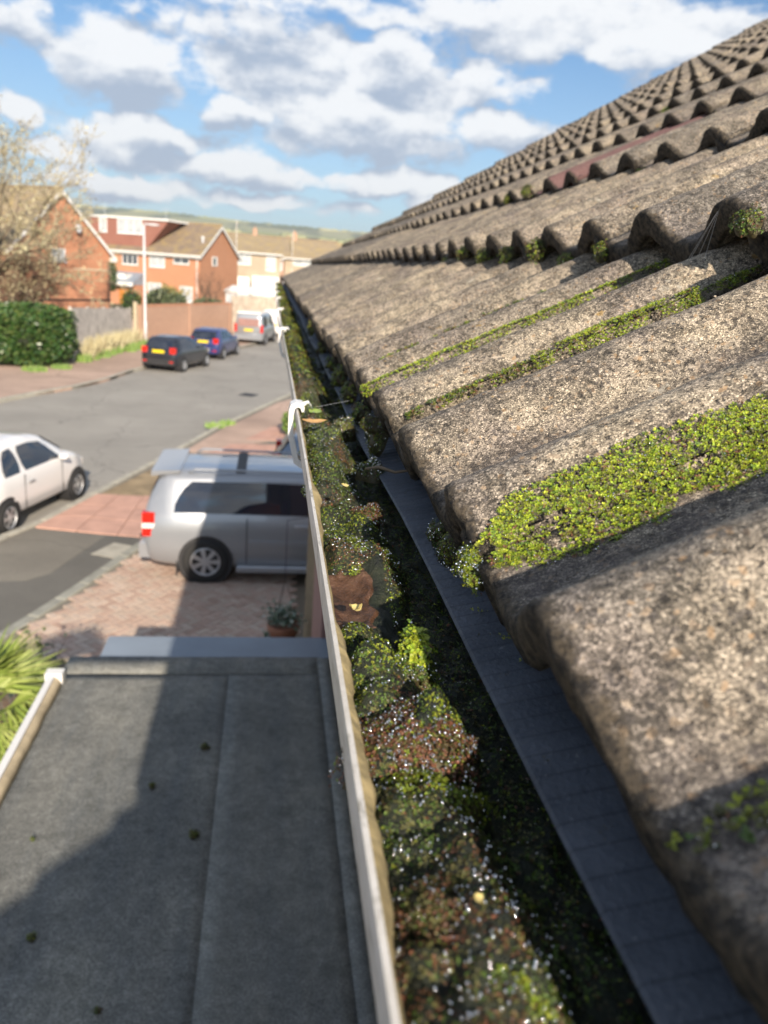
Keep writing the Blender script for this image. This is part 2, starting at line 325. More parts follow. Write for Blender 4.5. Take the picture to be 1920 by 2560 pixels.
def brickmat(name, a, b, mortar, sc=1.0, bump=.006):
    t = NT(name); g = t.n('ShaderNodeNewGeometry'); tc = t.tc()
    # box-map: pick the running coordinate from the wall's own normal so that joints run true on every wall
    s = t.n('ShaderNodeSeparateXYZ'); t.L.new(tc, s.inputs[0]); nrm = t.n('ShaderNodeSeparateXYZ'); t.L.new(t.tc('Normal'), nrm.inputs[0])
    ax = t.math('GREATER_THAN', t.math('ABSOLUTE', nrm.outputs[0]), .5)
    run = t.math('ADD', t.math('MULTIPLY', s.outputs[1], ax), t.math('MULTIPLY', s.outputs[0], t.math('SUBTRACT', 1.0, ax)))
    c = t.n('ShaderNodeCombineXYZ'); t.L.new(run, c.inputs[0]); t.L.new(s.outputs[2], c.inputs[1])
    br = t.n('ShaderNodeTexBrick'); t.L.new(c.outputs[0], br.inputs[0]); br.inputs['Scale'].default_value = 1 / .225 * sc
    br.inputs['Brick Width'].default_value = 1; br.inputs['Row Height'].default_value = 1 / 3; br.inputs['Mortar Size'].default_value = .022; br.inputs['Bias'].default_value = -.1
    br.inputs['Color1'].default_value = (*a, 1); br.inputs['Color2'].default_value = (*b, 1); br.inputs['Mortar'].default_value = (*mortar, 1)
    col = t.mix(t.ramp(t.noise(tc, .7, 4, .6), [(.35, 0.), (.75, .3)]), br.outputs[0], tuple(x * .62 for x in a))
    return t.done(t.mix(t.ramp(t.noise(tc, .35, 5, .7), [(.5, 0.), (.8, .35)]), col, tuple(min(1, x * 1.35 + .04) for x in a)), .85, t.bump(t.math('SUBTRACT', 1.0, br.outputs['Fac']), bump))
M['brick_orange'] = brickmat('orange_brick', (.56, .26, .145), (.47, .21, .115), (.40, .25, .16))
M['brick_tan'] = brickmat('tan_pink_brick', (.50, .31, .215), (.43, .26, .185), (.36, .27, .2))
M['brick_plain'] = simple('yellow_stock_brick', (.25, .19, .11), .85, .3, 14, bump=.002)
M['mortar'] = simple('dark_recessed_mortar', (.085, .07, .055), .9, .2, 20)
def rooftile_far(name, a, b, lich=(.40, .30, .10), amt=.5):
    t = NT(name); tc = t.tc(); c = t.ramp(t.noise(tc, .9, 5, .65), [(.3, a), (.7, b)])
    s = t.n('ShaderNodeSeparateXYZ'); t.L.new(tc, s.inputs[0])
    c = t.mix(t.math('MULTIPLY', t.ramp(t.noise(tc, 1.6, 4, .7), [(.45, 0.), (.65, 1.)]), amt), c, lich)
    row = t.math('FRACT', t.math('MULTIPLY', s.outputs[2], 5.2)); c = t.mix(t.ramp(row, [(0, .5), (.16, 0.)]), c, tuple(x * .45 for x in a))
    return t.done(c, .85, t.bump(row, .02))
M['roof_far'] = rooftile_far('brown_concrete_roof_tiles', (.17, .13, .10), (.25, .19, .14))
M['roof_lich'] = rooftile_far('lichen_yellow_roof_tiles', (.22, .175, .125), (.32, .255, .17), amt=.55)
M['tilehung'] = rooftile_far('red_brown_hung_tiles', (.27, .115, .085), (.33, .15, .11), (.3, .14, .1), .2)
def asphalt(name, base, var=.25):
    t = NT(name); v = t.tc(); c = t.ramp(t.noise(v, .35, 5, .6), [(.3, tuple(x * (1 - var) for x in base)), (.7, tuple(x * (1 + var) for x in base))])
    c = t.mix(1, c, t.ramp(t.noise(v, 75, 3, .8), [(.3, .7), (.7, 1.3)]), 'MULTIPLY')
    c = t.mix(t.ramp(t.noise(v, 1.3, 4, .7), [(.6, 0.), (.7, .35)]), c, tuple(x * .6 for x in base))
    cr_ = t.n('ShaderNodeTexVoronoi', feature='DISTANCE_TO_EDGE'); t.L.new(t.n('ShaderNodeVectorMath', operation='ADD').outputs[0], cr_.inputs['Vector']); va = cr_.inputs['Vector'].links[0].from_node; t.L.new(v, va.inputs[0]); nz = t.n('ShaderNodeTexNoise'); t.L.new(v, nz.inputs['Vector']); nz.inputs['Scale'].default_value = 1.2; t.L.new(nz.outputs['Color'], va.inputs[1]); cr_.inputs['Scale'].default_value = .28
    c = t.mix(t.ramp(cr_.outputs['Distance'], [(.0, .6), (.007, 0.)]), c, tuple(x * .35 for x in base))
    c = t.mix(t.ramp(t.noise(v, .9, 3, .6), [(.62, 0.), (.66, .22)]), c, tuple(x * .7 for x in base))
    return t.done(c, .88, t.bump(t.noise(v, 90, 3), .006))
M['road'] = asphalt('worn_grey_asphalt', (.30, .285, .255), .14)
M['path_grey'] = asphalt('patched_pavement_asphalt', (.20, .185, .155))
M['path_dark'] = asphalt('darker_pavement_asphalt', (.135, .13, .115))
M['path_red'] = asphalt('reddish_pavement', (.43, .31, .245))
M['verge'] = simple('tan_dry_verge', (.31, .235, .14), .95, .35, 2.5, bump=.01)
M['ground'] = simple('rough_soil_and_grass', (.12, .115, .06), .95, .4, .3, bump=.02, bscale=4)
M['slab_pink'] = simple('pink_concrete_slab', (.52, .31, .24), .85, .14, 3, bump=.002)
M['kerb'] = simple('pale_concrete_kerb', (.40, .38, .32), .85, .2, 4, bump=.003)
M['kerb_dirty'] = simple('dirty_concrete_edging', (.30, .30, .26), .85, .2, 4, bump=.003)
t = NT('block_paver'); rd = t.rnd(); c = t.ramp(rd, [(0, (.40, .28, .22)), (.4, (.49, .36, .29)), (.75, (.46, .37, .30)), (1, (.55, .44, .36))])
c = t.mix(t.ramp(t.noise(t.vec((1, 1, 1), rd), 30, 4, .7), [(.4, 0.), (.7, .4)]), c, (.16, .12, .09)); M['paver'] = t.done(c, .85, t.bump(t.noise(t.vec((1, 1, 1), rd), 120), .002))
t = NT('block_paver_field'); v = t.n('ShaderNodeNewGeometry').outputs['Random Per Island']; c = t.ramp(v, [(0, (.40, .28, .22)), (.4, (.49, .36, .29)), (.75, (.46, .37, .30)), (1, (.55, .44, .36))]); M['paver_f'] = t.done(c, .85)
M['sand'] = simple('joint_sand', (.17, .14, .10), .95, .2, 30)
M['grey_wood'] = simple('silvered_fence_board', (.55, .51, .46), .85, .3, 3, bump=.003)
M['grey_wood2'] = simple('grey_brown_timber', (.46, .39, .31), .85, .3, 3, bump=.003)
M['pole'] = simple('pale_grey_painted_steel', (.60, .62, .65), .4, .05, 2)
M['terracotta'] = simple('terracotta_bowl', (.33, .15, .09), .75, .2, 12)
M['chain'] = simple('dark_wire', (.03, .03, .03), .5, metal=.6)
def leafmat(name, a, b, c_, rough=.5):
    t = NT(name); r = t.n('ShaderNodeNewGeometry').outputs['Random Per Island']; c = t.ramp(r, [(0, a), (.55, b), (1, c_)])
    t.b.inputs['Transmission Weight'].default_value = 0; return t.done(c, rough, spec=.6)
M['laurel'] = leafmat('laurel_leaf', (.020, .055, .012), (.045, .11, .02), (.13, .17, .05), .3)
M['bushleaf'] = leafmat('grey_green_leaf', (.05, .075, .03), (.10, .13, .06), (.16, .19, .09))
M['yellowleaf'] = leafmat('yellow_green_leaf', (.20, .17, .03), (.34, .26, .05), (.40, .33, .10))
M['grass'] = leafmat('fresh_grass_blade', (.08, .16, .02), (.16, .28, .04), (.25, .33, .07))
M['palm'] = leafmat('palm_leaf', (.13, .19, .03), (.26, .34, .07), (.40, .45, .15), .45)
M['bark'] = simple('grey_bark', (.17, .13, .09), .9, .3, 5)
M['twig'] = simple('pale_olive_twigs', (.48, .42, .29), .9, .3, 1.5)
M['twig_red'] = simple('brown_twigs', (.20, .12, .08), .9, .3, 1.5)
M['catkin'] = leafmat('olive_bud', (.28, .23, .13), (.44, .39, .22), (.56, .53, .34), .8)
M['dryflower'] = leafmat('rust_red_plants', (.10, .035, .02), (.22, .08, .04), (.30, .18, .09))
def paint(name, col, metal=.0, rough=.3): return simple(name, col, rough, .03, 1, metal=metal, coat=.9)
M['silver'] = paint('silver_car_paint', (.36, .38, .41), .5, .32)
M['whitecar'] = paint('white_car_paint', (.78, .78, .78), 0, .3)
M['blackcar'] = paint('black_car_paint', (.012, .014, .022), 0, .25)
M['bluecar'] = paint('dark_blue_car_paint', (.035, .05, .17), .2, .3)
M['bluegrey'] = paint('blue_grey_car_paint', (.18, .23, .30), .4, .3)
M['carglass'] = simple('tinted_car_glass', (.012, .018, .035), .03, .2, 1, spec=1.0)
M['tyre'] = simple('black_tyre_rubber', (.02, .02, .02), .8, .2, 20)
M['alloy'] = simple('alloy_wheel', (.55, .56, .58), .35, .1, 20, metal=.6)
M['trim'] = simple('black_plastic_trim', (.025, .025, .027), .6)
t = NT('red_lamp_lens'); M['redlamp'] = t.done((.55, .02, .012), .15)
t = NT('clear_lamp_lens'); M['clearlamp'] = t.done((.7, .68, .66), .15)
t = NT('yellow_number_plate'); M['plate'] = t.done((.80, .60, .01), .4)
M['door_orange'] = simple('orange_wooden_door', (.50, .20, .04), .5, .15, 3)
M['maroon'] = simple('faded_pink_panel', (.30, .17, .15), .7, .1, 3)
#@@SETTING
# ================================================================== ground, road, pavements, hills
Gz = .10                                   # pavement and drive stand this much above the road
def struct(name, mb, mat, **k): o = part(name, mb, mat, None, **k); o['kind'] = 'structure'; return o
R4 = 3000
struct('ground', MB().add([(-R4, -400, -.06), (R4, -400, -.06), (R4, 5000, -.06), (-R4, 5000, -.06)], [(0, 1, 2, 3)]), M['ground'])
near_kerb = [(-5.2, 8.5), (-4.6, 11.4), (-4.25, 12.94), (-3.89, 13.74), (-3.37, 15.67), (-2.28, 19.7), (-1.45, 23.0), (-.72, 25.2), (.1, 27.9), (1.0, 30.6), (2.6, 36), (5.0, 46), (7.5, 60)]
far_kerb = [(-11.5, 14), (-9.6, 20.5), (-8.11, 25.5), (-7.6, 26.9), (-6.77, 28.7), (-6.05, 31.0), (-5.55, 34.2), (-4.5, 37.4), (-3.04, 41.4), (-.62, 49.9), (.9, 56.0), (2.0, 60)]
struct('road', MB().add([(x, y, 0) for x, y in [(-9, -30), (-6.2, 0)] + near_kerb] + [(x, y, 0) for x, y in far_kerb[::-1] + [(-17, 0), (-22, -30)]], [tuple(range(2 + len(near_kerb) + len(far_kerb) + 2))]), M['road'])
struct('pavement_far', MB().prism([(-22, -30), (-17, 0)] + far_kerb + [(1.2, 64), (-7, 62), (-40, 62), (-40, -30)], -.05, Gz - .004), M['path_red'])
struct('pavement_near', MB().prism(([(-9, -30), (-6.2, 0)] + near_kerb + [(40, 60), (40, -30)])[::-1][::-1], -.05, Gz - .02), M['path_grey'])
def kerbrun(path, name, w, h, z0, mat, step=.914, side=1, joint=.012, parent_name='kerb', cat=True, arc0=0, arc1=1e9, zt=None):
    root = obj(parent_name, None); root['kind'] = 'structure'
    pts = [Vector((x, y, 0)) for x, y in path]; L = [0]
    for a, b in zip(pts, pts[1:]): L.append(L[-1] + (b - a).length)
    def at(s):
        for i in range(len(L) - 1):
            if s <= L[i + 1]: return pts[i].lerp(pts[i + 1], (s - L[i]) / (L[i + 1] - L[i]))
        return pts[-1]
    me = MB().bbox((0, -w if side > 0 else 0, 0), (step - joint, 0 if side > 0 else w, h), .012).mesh(name, mat)
    s = max(0, arc0)
    while s + step < min(L[-1], arc1):
        a = at(s); b = at(s + step); o = obj(name, me, root, (a.x, a.y, z0 + random.uniform(-.004, .004)), (0, 0, math.atan2(b.y - a.y, b.x - a.x))); s += step
    return root
kerbrun(near_kerb, 'kerbstone', .14, .13, -.01, M['kerb'], side=1, parent_name='kerb_near')
kerbrun(far_kerb, 'kerbstone', .14, .13, -.01, M['kerb'], side=-1, parent_name='kerb_far')
# pavement patches (thin sheets, each a few mm above the one below)
def sheet(name, poly, z, mat): return struct(name, MB().prism(poly, z - .012, z), mat)
sheet('pavement_patch', [(-5.1, 8.6), (-3.32, 8.6), (-2.98, 9.9), (-2.62, 10.75), (-1.95, 13.0), (-2.65, 13.12), (-3.78, 13.34), (-4.35, 11.6)], Gz - .004, M['path_dark'])
sheet('crossover_patch', [(-4.6, 10.9), (-3.32, 11.05), (-3.06, 11.35), (-2.62, 13.08), (-3.78, 13.3), (-4.05, 12.6)], Gz, M['path_grey'])
sheet('tan_verge', [(-3.2, 15.55), (-2.0, 15.5), (-1.3, 18.0), (-1.5, 19.35), (-2.02, 19.6), (-2.16, 19.1), (-2.6, 17.5)], Gz - .004, M['verge'])
sheet('far_verge', [(-2.0, 19.65), (-1.45, 19.4), (.1, 21.3), (1.2, 24.5), (1.3, 29.5), (.3, 27.6), (-.55, 24.8), (-1.28, 22.6)], Gz - .004, M['path_red'])
# pink slabs where the pavement crosses the drives
slabs = obj('slab_crossing', None); slabs['kind'] = 'structure'
def quadslab(parent, P, n, m, mat, z0, z1, name='paving_slab'):
    A, B, C_, D_ = [Vector((x, y, 0)) for x, y in P]; g = .012
    for i in range(n):
        for j in range(m):
            q = []
            for (u, v) in ((i + g, j + g), (i + 1 - g, j + g), (i + 1 - g, j + 1 - g), (i + g, j + 1 - g)):
                u /= n; v /= m; p = A.lerp(B, u).lerp(D_.lerp(C_, u), v); q.append((p.x, p.y))
            part(name, MB().prism(q, z0, z1 + random.uniform(-.003, .003)), mat, parent)
quadslab(slabs, [(-3.84, 13.42), (-1.75, 12.95), (-1.9, 15.5), (-3.33, 15.55)], 3, 3, M['slab_pink'], .05, Gz + .004)
quadslab(slabs, [(-1.5, 19.35), (.9, 19.35), (1.2, 20.9), (-.95, 20.6)], 4, 2, M['slab_pink'], .05, Gz + .004)
quadslab(slabs, [(-.6, 21.3), (1.2, 21.3), (1.3, 23.3), (.1, 23.2)], 3, 2, M['slab_pink'], .05, Gz + .004)
kerbrun([(-3.9, 7.0), (-2.93, 9.5), (-2.56, 10.55), (-2.1, 12.05), (-1.86, 12.85)], 'edging_stone', .16, .115, 0, M['kerb_dirty'], step=.60, side=-1, parent_name='drive_edging')
# ---- block paved drive in 45 degree herringbone
drive = struct('driveway', MB().prism([(-3.7, 7.1), (.46, 7.1), (.46, 8.1), (6, 8.1), (6, 17), (-1.0, 17), (-1.78, 12.85), (-2.48, 10.5), (-2.85, 9.5)], .0, Gz - .016), M['sand'])
def inside(p, poly):
    c = False; n = len(poly)
    for i in range(n):
        (x1, y1), (x2, y2) = poly[i], poly[(i + 1) % n]
        if (y1 > p[1]) != (y2 > p[1]) and p[0] < (x2 - x1) * (p[1] - y1) / (y2 - y1) + x1: c = not c
    return c
dp = [(-3.05, 8.7), (.4, 8.7), (.4, 15.5), (-1.15, 15.5), (-1.80, 12.75), (-2.50, 10.45), (-2.87, 9.45)]
bl = []
for m in range(-90, 90):
    for n in range(-60, 60):
        for kind in (0, 1):
            x = (m + 2 * n + (0 if not kind else 2)) * .1; y = (-m + 2 * n) * .1
            cx, cy = (x + .1, y + .05) if not kind else (x + .05, y + .1)
            c45 = math.sqrt(.5); X = (cx - cy) * c45 - 1.2; Y = (cx + cy) * c45 + 11.0
            if inside((X, Y), dp): bl.append((X, Y, PI / 4 + (PI / 2 if kind else 0)))
bl.sort(key=lambda b: abs(b[1] - 10.6) + .35 * abs(b[0] + 1.1))
bme = MB().bbox((-.0965, -.0465, -.02), (.0965, .0465, .012), .006).mesh('paving_block', M['paver'])
for X, Y, a in bl[:300]:
    obj('paving_block', bme, drive, (X, Y, Gz + random.uniform(-.003, .003)), (random.uniform(-.015, .015), random.uniform(-.015, .015), a))
mb = MB()
for X, Y, a in bl[300:]:
    mb.T = Matrix.Translation((X, Y, Gz + random.uniform(-.002, .003))) @ Matrix.Rotation(a, 4, 'Z'); mb.bbox((-.0965, -.0465, -.02), (.0965, .0465, .012), .006)
part('paving_block_field', mb, M['paver_f'], drive, kind='stuff')
# front garden soil under the palm
sheet('garden_bed', [(-3.2, -2), (-1.25, -2), (-1.25, 7.0), (-3.6, 7.0), (-3.9, 5)], Gz + .03, M['verge'])
# ---- hills on the horizon
def hillmat(name, a, b, tree, amt):
    t = NT(name); v = t.vec((1, .35, 1)); c = t.ramp(t.vor(v, .006, out='Distance'), [(.2, a), (.8, b)])
    c = t.mix(t.ramp(t.noise(t.vec((1, .3, 1)), .011, 4, .6), [(amt, 0.), (amt + .06, 1.)]), c, tree); return t.done(c, .95)
M['hill_near'] = hillmat('green_fields', (.20, .27, .09), (.30, .31, .15), (.075, .10, .05), .52)
M['hill_far'] = hillmat('wooded_down', (.24, .27, .14), (.34, .33, .19), (.10, .13, .085), .50)
def hill(name, y0, y1, prof, mat, seed, nx=140, ny=14):
    xs = np.linspace(-1500, 1500, nx); V = []; 
    for j in range(ny):
        t_ = j / (ny - 1); y = y0 + (y1 - y0) * t_
        for i, x in enumerate(xs):
            h = np.interp(x, [p[0] for p in prof], [p[1] for p in prof]); s = math.sin(t_ * PI / 2) ** 1.1
            V.append((x, y + 60 * fbm(x, 0, 400, seed), h * s * (1 + .10 * (fbm(x, y, 160, seed) - .5)) + (2.5 * vn(x, 0, 11, seed) + 4 * vn(x, 0, 37, seed + 2)) * (t_ > .9)))
    F = [(j * nx + i, j * nx + i + 1, (j + 1) * nx + i + 1, (j + 1) * nx + i) for j in range(ny - 1) for i in range(nx - 1)]
    me = npmesh(name, np.array(V), np.array(F), mat, smooth=True); o = obj(name, me); o['kind'] = 'structure'; return o
hill('far_hill', 900, 1450, [(-1500, 62), (-420, 74), (-308, 72.5), (-160, 72.5), (-60, 68), (20, 67), (300, 66), (1500, 60)], M['hill_far'], 5)
hill('near_hill', 480, 800, [(-1500, 20), (-300, 26), (-120, 28), (-40, 30), (60, 31), (300, 30), (1500, 24)], M['hill_near'], 9)
# hill-top and hedge-line trees, too many and too far to count
mb = MB()
for i in range(900):
    x = random.uniform(-420, 260); k = random.random()
    if k < .55: y = 1400 + 60 * fbm(x, 0, 400, 5); z = np.interp(x, [-420, -308, -160, -60, 20, 300], [74, 72.5, 72.5, 68, 67, 66]) - 2; r = random.uniform(2.5, 6)
    else:
        y = random.choice((560, 620, 700)) + random.uniform(-14, 14); t_ = (y - 480) / 320; z = 29 * math.sin(min(1, t_) * PI / 2); r = random.uniform(2, 5)
    mb.ball((x, y, z + r * .4), r, 6, 4, (1.5, 1, .9))
tag(part('distant_woodland', mb, M['hill_far'], None, smooth=True), 'hazy line of trees along the green hills on the horizon', 'woodland', kind='stuff')

# ================================================================== our own house: tiled roof
house = thing('tiled_house', (.46, -1.56, 0), 'near house with rows of weathered wavy concrete tiles rising to the right', 'house')
HO = Vector((.46, -1.56, 0))
def hl(x, y, z): return (x - HO.x, y - HO.y, z + H - HO.z)       # camera-relative point -> house space
AL = math.radians(25.6); ca, sa = math.cos(AL), math.sin(AL)
TL, TT = .412, .025
def wave(y): return -.033 * (1 - ((1 + np.cos(2 * PI * (y - .033) / .15)) / 2) ** 1.35)
OFF0 = .033                                  # the eaves course sits a little further along than the rest
def course(k): return (.082, -.098) if k == 0 else (.068 + .283 * k, -.0945 + .169 * k)
def P3(k, s, Y, n=0.0):
    """point on course k (camera-relative): s up the slope from the nose, Y along the gutter, n above the tile's face"""
    x0, z0 = course(k); w = wave(Y) + n; return np.stack([x0 + s * ca - w * sa, Y + (OFF0 if k == 0 else 0) + 0 * s, z0 + s * sa + w * ca], -1)
def tile_mesh(name, nu, ns, mat, seed=0, rough=0.0, worn=0.0):
    su = np.linspace(0, .291, nu); U = np.concatenate([su, [.2925, .318]]); hU = wave(U - .004); hU[-2:] -= .012
    top = (np.linspace(0, 1, ns) ** 1.6)[::-1] * (TL - .006) + .006
    path = [(s_, 0.0, 1) for s_ in top] + [(.0018, -.0008, 1), (.0003, -.0030, 1), (0, -.008, 1), (.0004, -TT + .003, 1), (.003, -TT, 0), (TL * .5, -TT * .7, 0), (TL, -TT * .55, 0)]
    V = np.zeros((len(path), len(U), 3))
    for i, (s_, n_, tflag) in enumerate(path):
        V[i, :, 0] = s_; V[i, :, 1] = U; V[i, :, 2] = hU + n_
    if rough:
        for i, (s_, n_, tf) in enumerate(path):
            if not tf: continue
            d = (fbm(s_ * np.ones_like(U), U, .010, seed, 3) - .5) * rough * 2 + (fbm(s_ * np.ones_like(U), U, .05, seed + 5, 2) - .5) * rough * 2.5
            V[i, :, 2] += d
            if s_ < .02: V[i, :, 0] += (fbm(U, U * 0 + n_ * 1, .012, seed + 9, 3) - .42) * worn * (1 - s_ / .02) + (vn(U, U * 0, .0032, seed + 3) - .5) * worn * .35
    n, m = len(path), len(U); idx = np.arange(n * m).reshape(n, m)
    F = np.stack([idx[:-1, :-1], idx[:-1, 1:], idx[1:, 1:], idx[1:, :-1]], -1).reshape(-1, 4)
    # side walls: stitch top row i to the bottom rows
    sides = []
    for col in (0, m - 1):
        for i in range(n // 2):
            a, b, c, d = idx[i, col], idx[i + 1, col], idx[n - 2 - i, col], idx[n - 1 - i, col]
            if i + 1 >= n - 2 - i: break
            sides.append((a, b, c, d) if col == 0 else (d, c, b, a))
    F = np.concatenate([F, np.array(sides)]); F = F[:, ::-1]
    return npmesh(name, V.reshape(-1, 3), F, mat, smooth=True)
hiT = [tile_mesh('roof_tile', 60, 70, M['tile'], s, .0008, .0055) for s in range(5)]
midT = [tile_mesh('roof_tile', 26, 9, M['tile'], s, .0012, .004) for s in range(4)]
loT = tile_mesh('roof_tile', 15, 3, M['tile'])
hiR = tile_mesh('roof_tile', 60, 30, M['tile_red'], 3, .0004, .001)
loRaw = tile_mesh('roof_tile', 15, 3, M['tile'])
J0 = -.004; NC = 20
cells = []
Yend = 8.35
for k in range(NC):
    j = int(math.floor((-1.56 - J0) / .3)) + 1
    while J0 + .3 * j + .3 < Yend:
        x0, z0 = course(k); y = J0 + .3 * j; d = math.sqrt(x0 * x0 + y * y + z0 * z0)
        vis = (y + .3 > .45 * x0 * 3.4 - .1 if k else True) and y > -.35
        cells.append((0 if vis else 1, d, k, y)); j += 1
cells.sort()
stuffV = []; stuffF = []; off = 0
lv = np.zeros(len(loRaw.vertices) * 3, np.float32); loRaw.vertices.foreach_get('co', lv); lv = lv.reshape(-1, 3)
lf = np.zeros(len(loRaw.loops), np.int32); loRaw.loops.foreach_get('vertex_index', lf); lf = lf.reshape(-1, 4)
for n, (vis, d, k, y) in enumerate(cells):
    x0, z0 = course(k)
    jit = random.Random(k * 1000 + int(y * 100)); ry = -AL + jit.uniform(-.006, .006); dz = jit.uniform(-.0012, .002); dx = jit.uniform(-.004, .004)
    if n < 300:
        if k == 2 and abs(y - 1.796) < .05: me = hiR
        elif k <= 3 and y < 1.6: me = hiT[jit.randrange(5)]
        elif d < 4.2: me = midT[jit.randrange(4)]
        else: me = loT
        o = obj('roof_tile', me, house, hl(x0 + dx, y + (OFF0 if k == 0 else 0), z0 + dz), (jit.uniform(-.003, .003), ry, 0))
        if me is hiR: o['label'] = 'newer smooth maroon tile among the grey ones'
    else:
        c_, s_ = math.cos(ry), math.sin(ry); p = lv.copy(); q = np.stack([p[:, 0] * c_ + p[:, 2] * s_, p[:, 1], -p[:, 0] * s_ + p[:, 2] * c_], -1)
        stuffV.append(q + np.array(hl(x0 + dx, y + (OFF0 if k == 0 else 0), z0 + dz))); stuffF.append(lf + off); off += len(lv)
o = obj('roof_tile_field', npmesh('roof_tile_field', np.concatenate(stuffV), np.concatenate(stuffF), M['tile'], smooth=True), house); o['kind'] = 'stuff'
# underlay, rear slope, ridge, gable walls, soffit, fascia
xr, zr = course(NC)
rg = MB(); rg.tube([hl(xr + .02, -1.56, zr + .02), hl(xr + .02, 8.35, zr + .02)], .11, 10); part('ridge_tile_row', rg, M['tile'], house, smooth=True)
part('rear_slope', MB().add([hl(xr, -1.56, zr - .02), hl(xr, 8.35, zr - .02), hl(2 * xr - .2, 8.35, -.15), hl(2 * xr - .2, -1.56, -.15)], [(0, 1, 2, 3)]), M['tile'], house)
part('roof_underlay', MB().add([hl(.16, -1.56, -.155), hl(.16, 8.3, -.155), hl(xr, 8.3, zr - .12), hl(xr, -1.56, zr - .12)], [(0, 1, 2, 3)]), M['dark'], house)
part('fascia_board', MB().box(hl(.150, -1.56, -.34), hl(.166, 8.33, -.125)), M['white_paint'], house)
part('soffit_board', MB().box(hl(.167, -1.56, -.34), hl(.459, 8.33, -.325)), M['white_paint'], house)
gp_ = [(.46, -4.6), (2 * xr - .5, -4.6), (2 * xr - .5, -.2), (xr, zr - .13), (.46, .02)]
for yy in (8.02, -1.60):
    part('gable_wall', MB().add([hl(x, yy, z) for x, z in gp_] + [hl(x, yy + .1, z) for x, z in gp_], [(0, 1, 2, 3, 4), (9, 8, 7, 6, 5)] + [(i, 5 + i, 5 + (i + 1) % 5, (i + 1) % 5) for i in range(5)]), M['brick_tan'], house)
part('verge_board', MB().add([hl(x, y, z) for y in (8.3, 8.325) for x, z in [(.1, -.16), (xr, zr - .14), (xr, zr - .03), (.1, -.12)]], [(0, 1, 2, 3), (7, 6, 5, 4), (0, 4, 5, 1), (3, 2, 6, 7), (0, 3, 7, 4), (1, 5, 6, 2)]), M['white_paint'], house)
# front wall: real bricks on the stretch one can see past the gutter, mortar behind them
part('front_wall', MB().box(hl(.47, -1.49, -4.6), hl(.70, 8.015, -.345)), M['mortar'], house)
brk = MB().bbox((-.0, -.1065, -.032), (.02, .1065, .032), .002)
brm = MB().box((-.022, -.1065, -.0325), (.02, .1065, .0325)).mesh('brick', M['brick_plain'])
bw = []
for r in range(62):
    for c in range(52):
        y = 8.0 - .1125 - c * .225 - (.1125 if r % 2 else 0); z = -4.55 + .075 * r
        if y < -1.35 or z > -.40: continue
        bw.append((abs(y - 7.5) * .35 + (0 if -3.9 < z < -2.0 else 3 + abs(z + 3)), y, z))
bw.sort()
for _, y, z in bw[:300]: obj('brick', brm, house, hl(.47, y, z))
mb = MB()
for _, y, z in bw[300:]: p = hl(.47, y, z); mb.box((p[0] - .022, p[1] - .1065, p[2] - .0325), (p[0] + .02, p[1] + .1065, p[2] + .0325))
part('brick_field', mb, M['brick_plain'], house, kind='stuff')
dfm = part('door_surround', MB().box(hl(.40, 4.98, -4.5), hl(.447, 5.95, -1.9)), M['maroon'], house)
# ---- gutter: trough, stained inside, brackets
gut = MB(); ys = np.linspace(-1.58, 8.45, 60); prof = [(.0286, -.150), (.0305, -.150), (.0309, -.154), (.0325, -.172), (.042, -.196), (.062, -.212), (.095, -.214), (.120, -.203), (.133, -.185), (.136, -.150), (.139, -.150), (.137, -.19), (.122, -.208), (.095, -.2185), (.060, -.2165), (.038, -.200), (.0303, -.176), (.0286, -.156)]
def lipdx(y): return .0018 * math.sin(y * 2.1) + (-.004 * max(0, y - 1.2) / 4 if y > 1.2 else 0) 
def lipdz(y): return .0015 * math.sin(y * 3.3 + 1)
V = [hl(x + lipdx(y), y, z + lipdz(y)) for y in ys for x, z in prof]; n = len(prof)
def ringfaces(i0, i1, close): return [(a * n + i, a * n + (i + 1) % n, (a + 1) * n + (i + 1) % n, (a + 1) * n + i) for a in range(len(ys) - 1) for i in range(i0, i1)]
mbg = MB(); mbg.add(V, ringfaces(9, 18, 1) + ringfaces(0, 1, 0)); go = part('gutter', mbg, M['gutter'], house)
mbi = MB(); mbi.add(V, ringfaces(1, 9, 0)); part('gutter_inside', mbi, M['gutter_in'], go)
M['crust_cream'] = simple('dried_algae_crust', (.46, .37, .19), .8, .4, 60, bump=.001, bscale=200)
V = []; yy = np.arange(.12, 1.25, .004)
for y in yy:
    w = .0012 + .0050 * float(fbm(np.array(y), np.array(0.), .035, 97, 4)) ** 1.6 * (1.6 if .15 < y < .62 else 1.0); d = .004 * float(vn(np.array(y), np.array(3.), .006, 9)); x0 = .0306 + lipdx(y); z = lipdz(y)
    V += [hl(x0, y, -.1512 + z), hl(x0 + w * .6, y, -.1535 - d * .3 + z), hl(x0 + w, y, -.158 - d + z), hl(x0 + w * .8, y, -.166 + z)]
part('dried_crust', MB().add(V, [(a * 4 + i, a * 4 + i + 1, (a + 1) * 4 + i + 1, (a + 1) * 4 + i) for a in range(len(yy) - 1) for i in range(3)]), M['crust_cream'], go, smooth=True)
